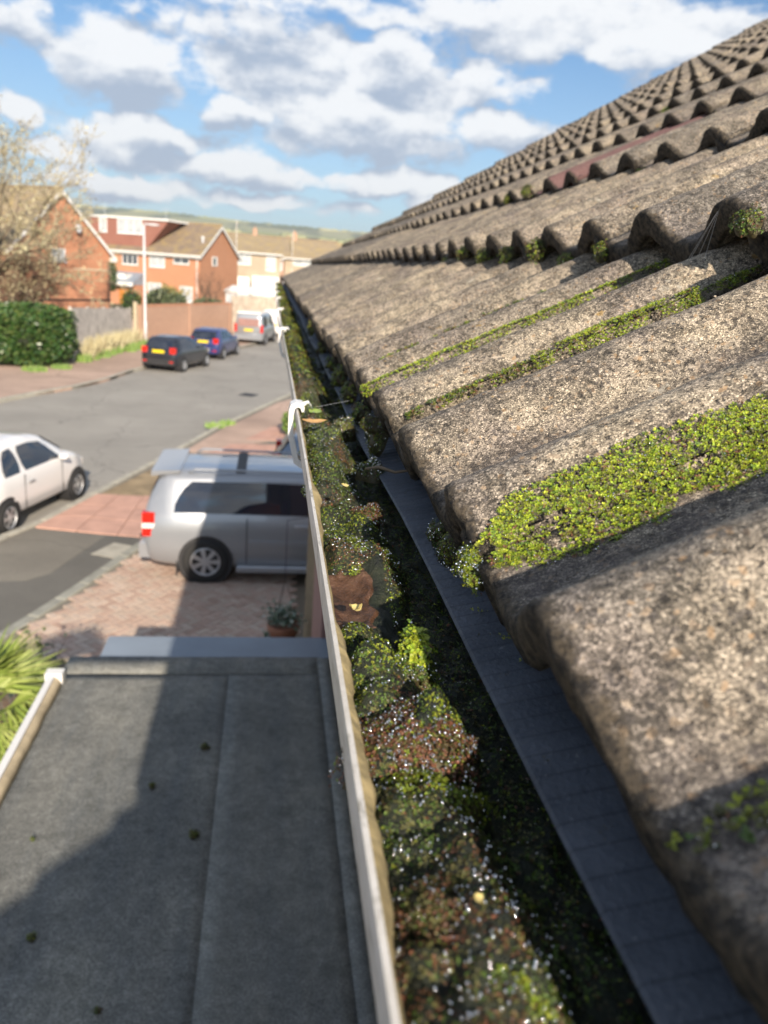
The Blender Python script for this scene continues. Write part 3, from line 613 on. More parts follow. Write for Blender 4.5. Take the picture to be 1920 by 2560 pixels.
def bracket(y):
    mb = MB(); x = lipdx(y); z = lipdz(y)
    # clip hooked over the lip, apron down the outer face, strap back into the trough
    pr = [(.0345, -.152), (.0335, -.1478), (.030, -.1468), (.0268, -.149), (.0255, -.156), (.0262, -.178), (.033, -.206), (.058, -.2235), (.095, -.226), (.125, -.214), (.1405, -.190), (.1405, -.15), (.1475, -.15), (.1475, -.195), (.128, -.2215), (.095, -.2325), (.056, -.230), (.028, -.211), (.0205, -.180), (.0205, -.152), (.0222, -.1450), (.0275, -.1420), (.0355, -.1430), (.0375, -.147), (.0372, -.152)]
    P = [(a + x, b + z) for a, b in pr]; k = len(P)
    vs = [hl(a, y - .013, b) for a, b in P] + [hl(a, y + .013, b) for a, b in P]
    fs = [(i, (i + 1) % k, k + (i + 1) % k, k + i) for i in range(k)]
    for i in range(k // 2):
        a, b, c, d = i, i + 1, k - 2 - i, k - 1 - i
        if b >= c: break
        fs += [(d, c, b, a), (k + a, k + b, k + c, k + d)]
    # little inward tongue
    mb.add(vs, fs)
    mb.tube([hl(.034 + x, y, -.1455 + z), hl(.0415 + x, y + .002, -.1440 + z), hl(.0445 + x, y - .005, -.1465 + z)], [.0022, .0028, .0015], 6)
    return part('gutter_bracket', mb, M['bracket'], go)
for y in (-1.1, .895, 2.0, 3.0, 4.0, 5.0, 6.0, 7.0, 8.0): bracket(y)
# ---- felt support tray running under the first course
V = []; ys = np.linspace(-1.58, 8.33, 90)
for y in ys:
    w = .0010 * math.sin(y * 5) + .0008 * math.sin(y * 11 + 2)
    for (x, z) in [(.0945, -.1655), (.0955, -.1640), (.13, -.1570), (.149, -.150), (.149, -.1520), (.13, -.1590), (.0955, -.1662)]: V.append(hl(x + w, y, z + w))
F = [(a * 7 + i, a * 7 + (i + 1) % 7, (a + 1) * 7 + (i + 1) % 7, (a + 1) * 7 + i) for a in range(len(ys) - 1) for i in range(7)]
part('eaves_tray', MB().add(V, F), M['tray'], house)

# ================================================================== gutter debris, moss
def bedh(x, y):
    """height of the debris in the gutter: mounds on the open side, sinking towards the house"""
    edge = np.clip((x - .031) / .010, 0, 1)
    inner = np.clip((.080 + .020 * (fbm(y, y * 0, .08, 31, 2) - .5) * 2 - x) / .022, 0, 1)
    mound = fbm(x, y, .030, 21, 3); big = fbm(x, y, .11, 25, 2)
    h = -.191 + (.009 + (.030 - .012 * np.clip((.30 - y) / .15, 0, 1)) * np.clip(mound * 1.5 + big * .8 - .62, 0, 1.1)) * inner * (.5 + .5 * edge) + .013 * fbm(x, y, .010, 27, 3) - .004
    # bare silt patch and the black gap beside it
    silt = np.exp(-(((y - .405) / .045) ** 4 + np.abs((x - .046) / .022) ** 2.4)); h = h * (1 - silt) + (-.182 + .002 * fbm(x, y, .02, 3)) * silt
    gap = np.exp(-(((y - .338 - (x - .05) * .6) / .017) ** 4 + ((x - .055) / .03) ** 6)); h = h - .018 * gap * (h > -.178)
    return h
xs = np.linspace(.0335, .1335, 44); ysb = np.concatenate([np.arange(-.25, 1.6, .0045), np.arange(1.6, 8.3, .02)])
X, Y = np.meshgrid(xs, ysb); Z = bedh(X, Y); tr = np.interp(X, [.0315, .042, .062, .095, .12, .134], [-.172, -.196, -.2115, -.2135, -.2025, -.185]); Z = np.maximum(Z, tr + .001)
n, m = X.shape; idx = np.arange(n * m).reshape(n, m); F = np.stack([idx[:-1, :-1], idx[:-1, 1:], idx[1:, 1:], idx[1:, :-1]], -1).reshape(-1, 4)
V = np.stack([X + np.array([[lipdx(a)] for a in ysb[:]]), Y, Z + H], -1).reshape(-1, 3)
o = obj('gutter_debris', npmesh('gutter_debris', V, F, M['bed'], smooth=True)); tag(o, 'black wet debris and silt filling the length of the gutter', 'debris', kind='stuff')
sx = (X > .034) & (X < .080)
bs = MB(); nn_ = 60; 
for i in range(nn_):
    for j in range(nn_):
        x = .034 + .036 * i / (nn_ - 1); y = .358 + .095 * j / (nn_ - 1); bs.v.append((x, y, H + float(bedh(np.array(x), np.array(y))) + .0002 + .0030 * float(fbm(np.array(x), np.array(y), .006, 8, 4)) - .012 * (max(0, abs(y - .405) / .047 - .70) + max(0, (x - .048 - .006 * float(vn(np.array(y), np.array(0.), .013, 5))) / .020 - .35)) * 1.5))
bs.f = [(i * nn_ + j, (i + 1) * nn_ + j, (i + 1) * nn_ + j + 1, i * nn_ + j + 1) for i in range(nn_ - 1) for j in range(nn_ - 1)]
tag(part('silt_patch', bs, M['silt'], None, smooth=True), 'bare brown silt patch in the gutter between two moss mounds', 'silt', kind='stuff')

PAL = np.array([[.19, .27, .015], [.26, .30, .02], [.085, .15, .022], [.12, .12, .035], [.14, .065, .03], [.22, .085, .045], [.075, .07, .035]])
def shoot_template(nl=6, curve=1.0, seed=0):
    r = np.random.default_rng(seed); V = []; F = []
    for i in range(nl):
        a = 2 * PI * i / nl + r.uniform(-.3, .3); lean = r.uniform(.35, 1.0); dx, dy = math.cos(a), math.sin(a); w = .23
        z0 = r.uniform(0, .45); L = r.uniform(.75, 1.1)
        b = np.array([0, 0, z0]); t1 = np.array([dx * L * lean * .55, dy * L * lean * .55, z0 + .42 * L]); tip = np.array([dx * L * lean, dy * L * lean, z0 + L * (.62 - .25 * lean * curve)])
        sd = np.array([-dy, dx, 0]) * w; n0 = len(V); V += [b, t1 - sd, t1 + sd, tip]; F += [(n0, n0 + 1, n0 + 2), (n0 + 1, n0 + 3, n0 + 2)]
    return np.array(V), np.array(F)
TEMPL = [shoot_template(5, 1, s) for s in range(6)]
ico_v = None
def ico():
    global ico_v
    if ico_v is None:
        g = (1 + 5 ** .5) / 2; v = np.array([(-1, g, 0), (1, g, 0), (-1, -g, 0), (1, -g, 0), (0, -1, g), (0, 1, g), (0, -1, -g), (0, 1, -g), (g, 0, -1), (g, 0, 1), (-g, 0, -1), (-g, 0, 1)], float); v /= np.linalg.norm(v[0])
        f = np.array([(0, 11, 5), (0, 5, 1), (0, 1, 7), (0, 7, 10), (0, 10, 11), (1, 5, 9), (5, 11, 4), (11, 10, 2), (10, 7, 6), (7, 1, 8), (3, 9, 4), (3, 4, 2), (3, 2, 6), (3, 6, 8), (3, 8, 9), (4, 9, 5), (2, 4, 11), (6, 2, 10), (8, 6, 7), (9, 8, 1)])
        ico_v = (v, f)
    return ico_v
def mossobj(name, P, N, size, col, label, dew=.0, dewsize=.00042, mat='moss', cat='moss', kind=None, group=None, base=None):
    """P points (world), N normals, size per shoot, col per shoot"""
    n = len(P)
    if n == 0: return None
    Vs = []; Fs = []; Cs = []; off = 0
    N = N / np.linalg.norm(N, axis=1, keepdims=True); A = np.cross(N, rng.normal(size=(n, 3))); A /= np.linalg.norm(A, axis=1, keepdims=True); B = np.cross(N, A)
    which = rng.integers(0, len(TEMPL), n)
    for w, (tv, tf) in enumerate(TEMPL):
        I = np.where(which == w)[0]
        if len(I) == 0: continue
        T = tv[None] * size[I][:, None, None]; W = P[I][:, None] + T[..., :1] * A[I][:, None] + T[..., 1:2] * B[I][:, None] + T[..., 2:] * N[I][:, None]
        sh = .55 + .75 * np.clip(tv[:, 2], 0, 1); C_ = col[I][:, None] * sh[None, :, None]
        Vs.append(W.reshape(-1, 3)); Cs.append(C_.reshape(-1, 3)); Fs.append((tf[None] + (np.arange(len(I)) * len(tv))[:, None, None] + off).reshape(-1, 3)); off += W.shape[0] * W.shape[1]
    V = np.concatenate(Vs); F = np.concatenate(Fs); C_ = np.concatenate(Cs)
    org = V.mean(0); org[2] = V[:, 2].min()
    if base is not None:   # dark cushion body below the leaves
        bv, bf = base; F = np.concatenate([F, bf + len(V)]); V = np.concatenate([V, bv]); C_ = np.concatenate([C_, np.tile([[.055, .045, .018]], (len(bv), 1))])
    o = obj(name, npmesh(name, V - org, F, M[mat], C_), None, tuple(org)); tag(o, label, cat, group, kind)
    if dew > 0:
        I = np.where(rng.random(n) < dew)[0]
        if len(I):
            iv, jf = ico(); r = dewsize * rng.uniform(.5, 1.25, len(I)); c = P[I] + N[I] * (size[I] * rng.uniform(.55, 1.0, len(I)))[:, None] + rng.normal(size=(len(I), 3)) * size[I][:, None] * .3
            W = c[:, None] + iv[None] * r[:, None, None]; me = npmesh('dew_drop', W.reshape(-1, 3) - org, (jf[None] + (np.arange(len(I)) * 12)[:, None, None]).reshape(-1, 3), M['dew'], smooth=True)
            d = obj('dew_drop', me, o); d['kind'] = 'stuff'
    return o
def tint(x, y, mode):
    """colour per shoot; mode sets the mixture"""
    n = len(x); a = fbm(x, y, .028, 41, 2); b = fbm(x, y, .05, 45, 2); r = rng.random(n)
    W = {'mat': [.36, .30, .08, .08, .06, .0, .12], 'bright': [.45, .35, .1, .07, .03, 0, 0], 'mixed': [.22, .18, .2, .16, .12, .08, .04], 'red': [.05, .05, .05, .15, .3, .35, .05], 'dark': [.05, .03, .42, .25, .08, .01, .16], 'olive': [.1, .22, .2, .32, .1, .02, .04]}[mode]
    cdf = np.cumsum(W); q = np.clip(.65 * a * 1.25 + .35 * r + .15 * (b - .5), 0, .999) if mode == 'mixed' else r
    i = np.searchsorted(cdf, np.clip(q, 0, .999)); i = np.clip(i, 0, 6); return PAL[i] * rng.uniform(.6, 1.3, (n, 1)) * (1.15 if mode == 'mat' else .8)
def gutter_moss(name, y0, y1, spacing, size, label, mode='mixed', dew=.10, x0=.034, x1=.088, dews=.00068, keep=.0, jitter=1.0, kind='stuff', thr=-.182):
    n = int((x1 - x0) * (y1 - y0) / spacing ** 2); x = rng.uniform(x0, x1, n); y = rng.uniform(y0, y1, n); z = bedh(x, y)
    e = .0015; nx = -(bedh(x + e, y) - z) / e; ny = -(bedh(x, y + e) - z) / e
    ok = z > thr; ok &= ~((np.abs(y - .405 + .02 * (fbm(x, y, .02, 77) - .5)) < .040) & (np.abs(x - .048) < .020)); ok &= rng.random(n) > keep
    x, y, z, nx, ny = x[ok], y[ok], z[ok], nx[ok], ny[ok]; n = len(x); dx = np.array([lipdx(v) for v in y])
    P = np.stack([x + dx, y, z + H - .0006], -1); N = np.stack([nx * .8, ny * .8, np.ones(n)], -1) + rng.normal(size=(n, 3)) * .22
    return mossobj(name, P, N, size * rng.uniform(.6, 1.3, n), tint(x, y, mode), label, dew, dews, kind=kind)
gutter_moss('gutter_moss', .10, 1.15, .00095, .00115, 'dewy green and russet moss carpet filling the near gutter', dew=.075)
gutter_moss('dark_gutter_moss', .10, 1.3, .0015, .0014, 'dark shaded moss low in the gutter beside the grey tray', 'dark', dew=.035, x0=.075, x1=.125, thr=-.2, dews=.0003)
gutter_moss('far_gutter_moss', 1.15, 3.2, .0026, .0031, 'olive green moss lining the gutter beyond the white bracket', 'olive', dew=.03, x1=.095, dews=.0005, thr=-.187)
gutter_moss('distant_gutter_moss', 3.2, 8.2, .009, .010, 'blurred olive moss at the far end of the gutter', 'olive', dew=0, x1=.095, thr=-.187)
def cushion(name, c, rad, hgt, mode, label, nrm=(0, 0, 1), spacing=.00095, size=.00118, dew=.09, dews=.00065, squash=(1, 1), group=None, rot=0, bright=1.0):
    """a rounded moss cushion; c is camera-relative"""
    nrm = Vector(nrm).normalized(); q = nrm.to_track_quat('Z', 'Y'); n = int(PI * rad * rad * squash[0] * squash[1] * 2.1 / spacing ** 2)
    n = max(n, 30); th = rng.uniform(0, 2 * PI, n); rr = np.sqrt(rng.random(n)); lob = 1 + .20 * np.sin(3 * th + c[1] * 50) + .14 * np.sin(7 * th + c[0] * 90) + .18 * (rng.random(n) - .5)
    u = rr * np.cos(th) * lob; v = rr * np.sin(th) * lob; z = np.sqrt(np.clip(1 - rr ** 2.6, 0, 1)) * (1 + 1.0 * (fbm(u + c[1] * 9, v, .45, 51) - .55)); hgt = hgt; R3 = np.array(q.to_matrix() @ Matrix.Rotation(rot, 3, 'Z'))
    L = np.stack([u * rad * squash[0], v * rad * squash[1], z * hgt], -1); NL = np.stack([u * 1.1 / 1, v * 1.1, .35 + z], -1) + rng.normal(size=(n, 3)) * .2
    C0 = np.array((c[0], c[1], c[2] + H)); P = L @ R3.T + C0; N = NL @ R3.T; P = P + rng.normal(size=P.shape) * size * .45
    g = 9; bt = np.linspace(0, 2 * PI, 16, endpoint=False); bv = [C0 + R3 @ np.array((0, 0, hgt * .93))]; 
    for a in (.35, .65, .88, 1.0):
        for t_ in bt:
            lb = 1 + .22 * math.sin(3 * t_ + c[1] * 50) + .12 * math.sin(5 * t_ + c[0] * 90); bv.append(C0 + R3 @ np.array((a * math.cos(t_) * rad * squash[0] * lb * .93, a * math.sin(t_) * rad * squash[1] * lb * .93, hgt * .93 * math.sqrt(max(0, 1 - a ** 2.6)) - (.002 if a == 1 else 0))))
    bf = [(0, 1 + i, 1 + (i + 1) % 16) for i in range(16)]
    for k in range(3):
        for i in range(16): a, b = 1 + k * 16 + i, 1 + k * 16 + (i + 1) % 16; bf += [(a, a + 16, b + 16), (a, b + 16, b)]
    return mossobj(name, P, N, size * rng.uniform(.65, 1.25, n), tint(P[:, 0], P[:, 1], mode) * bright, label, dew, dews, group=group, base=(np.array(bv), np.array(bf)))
# individual mounds in the gutter, near to far
cushion('moss_cushion', (.058, .262, -.181), .024, .018, 'red', 'big rust red moss mound with a green rim, glittering with dew', dew=.15, squash=(1, 1))
cushion('moss_cushion', (.057, .234, -.183), .018, .012, 'bright', 'bright green moss rim on the near side of the red mound', dew=.10, squash=(1.2, .8))
cushion('moss_cushion', (.064, .315, -.184), .016, .018, 'mixed', 'green and brown moss mound with a lime crest by the black gap', dew=.10)
cushion('moss_cushion', (.0700, .328, -.172), .006, .012, 'bright', 'lime green crescent of moss leaves on the brown mound', dew=.1, squash=(.7, 1.9), bright=1.5, size=.0032)
cushion('moss_cushion', (.060, .470, -.181), .018, .015, 'bright', 'vivid green moss mound lit by the sun beyond the silt', dew=.12, squash=(1, 1.5))
cushion('moss_cushion', (.074, .560, -.184), .013, .018, 'red', 'small silvery moss button with a rusty side near the tray', dew=.14)
cushion('moss_cushion', (.047, .640, -.178), .015, .009, 'bright', 'fresh green tuft against the gutter wall', dew=.10, squash=(1, 1.4))
cushion('moss_cushion', (.052, .176, -.180), .014, .014, 'mixed', 'blurred green mound in the near gutter beside a yellow leaf', dew=.10, dews=.0005)
cushion('moss_cushion', (.066, .150, -.182), .011, .016, 'bright', 'blurred yellow green moss lump at the bottom of the picture', dew=.14, dews=.0005)
cushion('moss_cushion', (.074, .130, -.184), .008, .013, 'bright', 'nearest blurred moss tuft at the lower edge of the gutter', dew=.14, dews=.0005)
cushion('moss_cushion', (.055, .78, -.178), .020, .012, 'olive', 'dark green mound next to the gutter bracket', dew=.08, squash=(1, 1.3))
cushion('moss_cushion', (.090, .665, -.170), .012, .014, 'dark', 'dark green moss clump overhanging the grey tray', dew=.15)
cushion('moss_cushion', (.080, .84, -.172), .014, .020, 'olive', 'dark mossy lump between tray and tile nose near the bracket', dew=.15)
# ---- moss on the tiles
def valley(name, k, yv, s0, s1, wid, label, mode='bright', spacing=.0014, size=.0021, dew=.10, lift=.002, edge=None, shift=0, bright=1.0):
    n = int((s1 - s0) * wid * 2 / spacing ** 2); s = rng.uniform(s0, s1, n); w = rng.uniform(-1, 1, n)
    wd = wid * (.65 + .7 * fbm(s, s * 0, .07, int(yv * 100), 2)) * np.clip((s - s0) / .03 + .25, 0, 1) * np.clip((s1 - s) / .03 + .25, 0, 1) ** .5
    y = yv + shift * (s - s0) + w * wd; ok = rng.random(n) < np.clip((fbm(s, y, .018, 61, 3) - .24) / .16, .0, 1) * np.clip(1.9 - 1.5 * np.abs(w), 0, 1); s, y, w = s[ok], y[ok], w[ok]
    P = P3(k, s, y, lift * (1 - np.abs(w)) * 1.6 - .0004 + .0016 * fbm(s, y, .006, 91, 2)); n = len(s); P[:, 2] += H; dn = (wave(y + .002) - wave(y - .002)) / .004
    N = np.stack([-sa * np.ones(n), -dn * .6, ca * np.ones(n)], -1) + rng.normal(size=(n, 3)) * .25
    return mossobj(name, P, N, size * rng.uniform(.6, 1.25, n), tint(P[:, 0], P[:, 1], mode) * bright, label, dew, .0004, kind='stuff')
valley('moss_mat', 0, .290, .004, .345, .020, 'largest bright green moss mat, on the near side of the second roll', 'mat', spacing=.00090, size=.0017, dew=.05, lift=.003)
valley('moss_mat', 0,   .592, .02, .14, .006, 'thin broken line of moss along the joint of two tiles', 'olive', size=.0022)
valley('moss_mat', 0, .588, .13, .275, .014, 'green moss wedge between the second and third tile rolls', 'mat', spacing=.0010, size=.0017, lift=.007)
valley('moss_mat', 0, .592, .28, .33, .006, 'small moss specks near the shaded upper joint', 'bright', size=.0022)
valley('moss_mat', 0, .744, .0, .33, .010, 'long narrow moss strip running down the fourth trough', 'mat', size=.0020, spacing=.0013, lift=.006)
valley('moss_mat', 0, .894, .03, .25, .006, 'faint far moss strip in the fifth trough', 'olive', size=.003, spacing=.0025)
valley('moss_mat', 1, .592, .06, .30, .004, 'moss line along a joint on the second course', 'olive', size=.0025)
valley('moss_mat', 0, .112, .0, .2, .008, 'blurred moss on the nearest shaded trough', 'olive', size=.003, spacing=.003)
NN = (-sa, -.2, ca)
def onose(k, y, ds=-.004, dn=-.012):
    p = P3(k, np.array(ds), np.array(y), dn); return (float(p[0]), float(p[1]), float(p[2]))
cushion('moss_cushion', onose(0, .302, .003, -.016), .009, .008, 'bright', 'fringed green moss clump hanging on the near tile corner', (-.8, -.4, .4), squash=(1, 1.4), dew=.2, rot=.3)
cushion('moss_cushion', onose(0, .400, .002, -.030), .010, .008, 'olive', 'brownish moss tuft under the tile edge above the tray', (-.8, -.2, -.2), dew=.05)
cushion('moss_cushion', onose(0, .430, .002, -.032), .009, .008, 'dark', 'second dark tuft under the same tile edge', (-.8, -.2, -.3), dew=.05)
cushion('moss_cushion', onose(0, .690, .0, -.024), .013, .013, 'olive', 'yellow green moss lump spilling off the fourth trough', (-.8, -.1, .3), dew=.05, squash=(1, 1.3))
cushion('moss_cushion', onose(0, .665, -.004, -.018), .008, .010, 'olive', 'grey mossy knob at the nose of the fourth roll', (-.9, -.1, .2), dew=.05, bright=.8)
for i, (y, lab) in enumerate([(.85, 'first'), (.99, 'second'), (1.15, 'third'), (1.32, 'fourth'), (1.6, 'fifth'), (1.95, 'sixth')]):
    cushion('moss_cushion', onose(0, y, .0, -.028), .012 + .003 * (i % 3), .012, 'olive', lab + ' olive moss clump below the receding tile edge, beyond the bracket', (-.85, -.1, .2), dew=0, spacing=.003, size=.004, group='moss clumps below the far tile edge')
for k, y, rad, lab, md in [(1, .602, .014, 'dark furry moss ball on the near crest of the second course', 'dark'), (1, .895, .014, 'bright green moss ball under the second course arch', 'olive'), (1, 1.018, .016, 'pale green moss lump in the gap left of the arch', 'olive'), (1, 1.115, .022, 'wide brownish moss lump on the second course edge', 'olive'), (1, 1.27, .018, 'green moss lump further left on the second course edge', 'olive'), (1, 1.42, .016, 'small moss lump on the far second course edge', 'olive'), (1, 1.56, .016, 'olive moss plug near the far end of the second course', 'olive'), (1, 1.75, .018, 'farthest clear moss plug of the second course', 'olive'),
                       (2, 1.30, .014, 'small moss tuft at the third course arch near the right edge', 'olive'), (2, 1.47, .018, 'moss plug beside the pale tile of the third course', 'olive'), (2, 2.12, .022, 'green moss plug left of the maroon tile', 'olive'), (2, 2.3, .018, 'small moss plug farther left of the maroon tile', 'olive'), (3, 1.75, .020, 'moss tuft at the fourth course edge', 'olive'), (3, 2.2, .022, 'moss lump at the fourth course edge, farther along', 'olive'), (4, 2.62, .024, 'moss tuft at the fifth course edge', 'bright')]:
    cushion('moss_cushion', onose(k, y, -.002, -.006 if y < .65 else -.018), rad * .8, rad * .8, md, lab, (-.7, -.3, .6), dew=.02, spacing=.0014 if y < 1.1 else .0026, size=.0018 if y < 1.1 else .0032, rot=.4, bright=1.1)
cushion('moss_cushion', tuple(P3(1, np.array(.19), np.array(.80), -.001)), .013, .006, 'olive', 'flat moss pad lying on the second course face', NN, dew=0, squash=(1.6, .8), bright=.8)
# shaded moss where the second course throws its shadow
cushion('moss_cushion', tuple(P3(0, np.array(.292), np.array(.70), 0)), .010, .006, 'bright', 'small moss patch in the shadow under the second course', NN, dew=0, squash=(1.8, .8))
cushion('moss_cushion', tuple(P3(0, np.array(.318), np.array(.545), 0)), .016, .008, 'bright', 'moss patch in the dark hollow at the right, under the second course', NN, dew=.05, squash=(1.4, .9))
# lichen crusts: tiny flat ochre rosettes
def lichen(name, k, s, y, rad, label, n=70, colr=(.62, .38, .03)):
    a = rng.uniform(0, 2 * PI, n); r = rad * np.sqrt(rng.random(n)); ss = s + r * np.cos(a) * 1.5; yy = y + r * np.sin(a); P = P3(k, ss, yy, .0002); P[:, 2] += H
    N = np.tile([[-sa, 0, ca]], (n, 1)) + rng.normal(size=(n, 3)) * .5
    return mossobj(name, P, N, rng.uniform(.0006, .0014, n) * (1 if y < .6 else 1.6), np.array([colr]) * rng.uniform(.7, 1.2, (n, 1)), label, 0, mat='crust', cat='lichen')
lichen('lichen_patch', 0, .245, .300, .006, 'yellow lichen specks on the broad tile face near the right edge', 60)
lichen('lichen_patch', 0, .285, .312, .004, 'smaller yellow lichen specks beside the others at the right edge', 40)
lichen('lichen_patch', 1, .020, .575, .006, 'orange lichen on the crest beside the dark moss ball', 50)
lichen('lichen_patch', 0, .10, .262, .004, 'orange lichen spot in the shaded trough', 40)
lichen('lichen_patch', 3, .05, 1.36, .012, 'yellow lichen blot on the fourth course', 60)
def crumbs(name, pts, label, colr, sz=.0012, n=8, cat='lichen'):
    P = []; 
    for (x, y, z) in pts:
        for _ in range(n): P.append((x + random.gauss(0, .0022), y + random.gauss(0, .0022), z + H + random.uniform(0, .001)))
    P = np.array(P); m = len(P); return mossobj(name, P, np.tile([[0, 0, 1.]], (m, 1)) + rng.normal(size=(m, 3)) * .6, sz * rng.uniform(.6, 1.5, m), np.array([colr]) * rng.uniform(.6, 1.3, (m, 1)), label, 0, mat='crust', cat=cat)
crumbs('lichen_crumbs', [(.1235, .208, -.157), (.126, .199, -.156), (.1215, .218, -.157), (.125, .186, -.157)], 'yellow lichen crumbs fallen on the grey tray under the nearest tile', (.62, .42, .05), n=14)
crumbs('moss_crumbs', [(.112, .33, -.1600), (.1085, .36, -.160), (.115, .305, -.159), (.118, .165, -.158)], 'green crumbs of moss scattered on the grey tray', (.35, .38, .06), n=6, cat='moss')
crumbs('moss_crumbs', [(.100 + .02 * random.random(), .14 + .05 * i + random.uniform(-.02, .02), -.1605 + .0006 * i * 0) for i in range(12)], 'scattered dark crumbs of grit and moss along the grey tray', (.10, .09, .05), .0008, 4, 'debris')
grit = []
for i in range(420):
    k = random.choice((0, 0, 0, 1)); s = random.uniform(.01, .33); y = random.uniform(.12, .9); p = P3(k, np.array(s), np.array(y), .0003); grit.append((p[0], p[1], p[2] + H))
mb = MB()
for g_ in grit: mb.ball(g_, random.uniform(.0005, .0014), 5, 3, (1.2, 1, .7))
M['grit'] = simple('loose_sand_grit', (.42, .36, .28), .9, .5, 300); tag(part('loose_grit', mb, M['grit'], None), 'loose sandy grains scattered over the nearest tiles', 'grit', kind='stuff')
# fallen leaves, twig, seed
def leaf(c, L, W, rot, mat, label, curl=.25, tilt=(0, 0)):
    mb = MB(); n = 9; vs = []; fs = []
    for i in range(n):
        t_ = i / (n - 1); w = W * math.sin(PI * t_) ** .7 * (1 + .15 * math.sin(t_ * 20)); z = curl * L * (t_ - .5) ** 2
        for s_ in (-1, 0, 1): vs.append((L * (t_ - .5), s_ * w / 2, z + abs(s_) * w * .16))
    for i in range(n - 1):
        for j in range(2): fs.append((i * 3 + j, (i + 1) * 3 + j, (i + 1) * 3 + j + 1, i * 3 + j + 1))
    o = part('fallen_leaf', mb.add(vs, fs), mat, None, smooth=True); o.location = (c[0], c[1], c[2] + H); o.rotation_euler = (tilt[0], tilt[1], rot); return tag(o, label, 'leaf')
M['leaf_yellow'] = simple('dead_yellow_leaf', (.60, .50, .20), .6, .2, 200); M['leaf_tan'] = simple('tan_dead_leaf', (.48, .29, .12), .6, .25, 150); M['leaf_green'] = simple('pale_green_leaf', (.26, .36, .08), .5, .2, 100)
leaf((.046, .372, -.1645), .009, .006, .6, M['leaf_yellow'], 'crumpled pale yellow flower head lying on the brown silt', 1.2, (.3, .2))
leaf((.048, .369, -.163), .008, .005, 2.2, M['leaf_yellow'], 'second curled pale petal crossed over the yellow flower head', 1.5, (-.3, .4))
leaf((.045, .79, -.147), .026, .010, .15, M['leaf_tan'], 'curled tan dead leaf on the moss just before the white bracket', .5, (.2, 0))
leaf((.050, .865, -.150), .018, .014, .9, M['leaf_green'], 'pale green leaf on the moss beside the white bracket', .4, (.1, -.1))
leaf((.058, 1.13, -.143), .03, .024, .9, M['leaf_green'], 'round lime green leaf farther along the gutter', .3, (.2, .3))
leaf((.060, .170, -.160), .0045, .003, .9, M['leaf_yellow'], 'small yellow leaf on the blurred near moss', .6, (.4, .2))
leaf((.055, .545, -.146), .006, .005, .2, M['leaf_yellow'], 'tiny yellow seed husk on the gutter moss', .8, (.2, .2))
leaf((.056, .70, -.145), .007, .004, 1.2, M['leaf_yellow'], 'yellow petal fragment in the moss', .8, (.2, .2))
mb = MB(); mb.tube([(0, 0, 0), (.010, -.004, .003), (.022, -.012, .001), (.036, -.014, .004), (.050, -.012, .010)], [.0011, .0016, .0013, .0011, .0007], 6)
o = part('twig', mb, M['bark'], None, smooth=True); o.location = (.078, .615, -.150 + H); tag(o, 'short brown twig bridging from the moss to the tile edge', 'twig')
p_ = P3(0, np.array(.31), np.array(.285), .003); mb = MB().ball((0, 0, 0), .0035, 8, 6, (1.6, .8, .6)); o = part('seed', mb, M['cream'], None, smooth=True); o.location = (p_[0], p_[1], p_[2] + H); tag(o, 'pale husk lying on the bright moss mat by the right edge', 'seed')
# cobweb threads
mb = MB(); a = P3(1, np.array(-.001), np.array(.64), -.004); a = (a[0], a[1], a[2] + H)
for (y, s_) in ((.67, .31), (.66, .30), (.70, .30), (.62, .30)): b = P3(0, np.array(s_), np.array(y), .0); mb.tube([a, (b[0], b[1], b[2] + H)], .00013, 3, False)
M['web'] = simple('spider_silk', (.7, .7, .7), .3, .05); tag(part('cobweb', mb, M['web'], None), 'fine spider threads strung below the dark moss ball', 'cobweb')
mb = MB().tube([(.050, .865, -.144 + H), (.080, .80, -.125 + H)], .00013, 3, False); tag(part('spider_thread', mb, M['web'], None), 'single spider thread stretched from the gutter to a tile nose', 'cobweb')
# ================================================================== felt roof of the front extension
ext = thing('flat_roof_extension', (-.36, 1.5, 0), 'grey felt flat roof of the single storey extension below the gutter', 'extension'); EO = Vector((-.36, 1.5, 0))
def el(x, y, z): return (x - EO.x, y - EO.y, z + H)
FZ = -2.4
part('wall', MB().box(el(-1.10, -1.58, -4.6), el(.445, 4.55, FZ - .16)), M['brick_tan'], ext)
def feltsheet(x0, x1, y0, y1, z, name='felt_sheet', seed=0):
    nx = max(2, int((x1 - x0) / .08)); ny = max(2, int((y1 - y0) / .10)); xs = np.linspace(x0, x1, nx + 1); ys = np.linspace(y0, y1, ny + 1); X, Y = np.meshgrid(xs, ys)
    Z = z + .006 * (fbm(X, Y, .5, 71 + seed, 3) - .5) + .002 * (vn(X, Y, .12, seed + 74) - .5); ed = ((X == x0) | (X == x1)); X = X + ed * .004 * (vn(Y, Y * 0, .1, seed) - .5)
    V = np.stack([X - EO.x, Y - EO.y, Z + H], -1).reshape(-1, 3); n, m = X.shape; idx = np.arange(n * m).reshape(n, m); F = np.stack([idx[:-1, :-1], idx[:-1, 1:], idx[1:, 1:], idx[1:, :-1]], -1).reshape(-1, 4)
    me = npmesh(name, V, F, M['felt'], smooth=True); o = obj(name, me, ext); sm = o.modifiers.new('thickness', 'SOLIDIFY'); sm.thickness = .003; sm.offset = 1; return o
feltsheet(-1.165, -.155, -1.58, 4.44, FZ, seed=0)
feltsheet(-.19, .385, -1.58, 4.44, FZ + .0030, seed=3)
feltsheet(.355, .44, -1.58, 4.62, FZ + .012, seed=5)
feltsheet(-1.165, .37, 4.42, 4.64, FZ + .0065, seed=6)
part('roof_deck', MB().box(el(-1.17, -1.58, FZ - .16), el(.445, 4.645, FZ - .006)), M['felt'], ext)
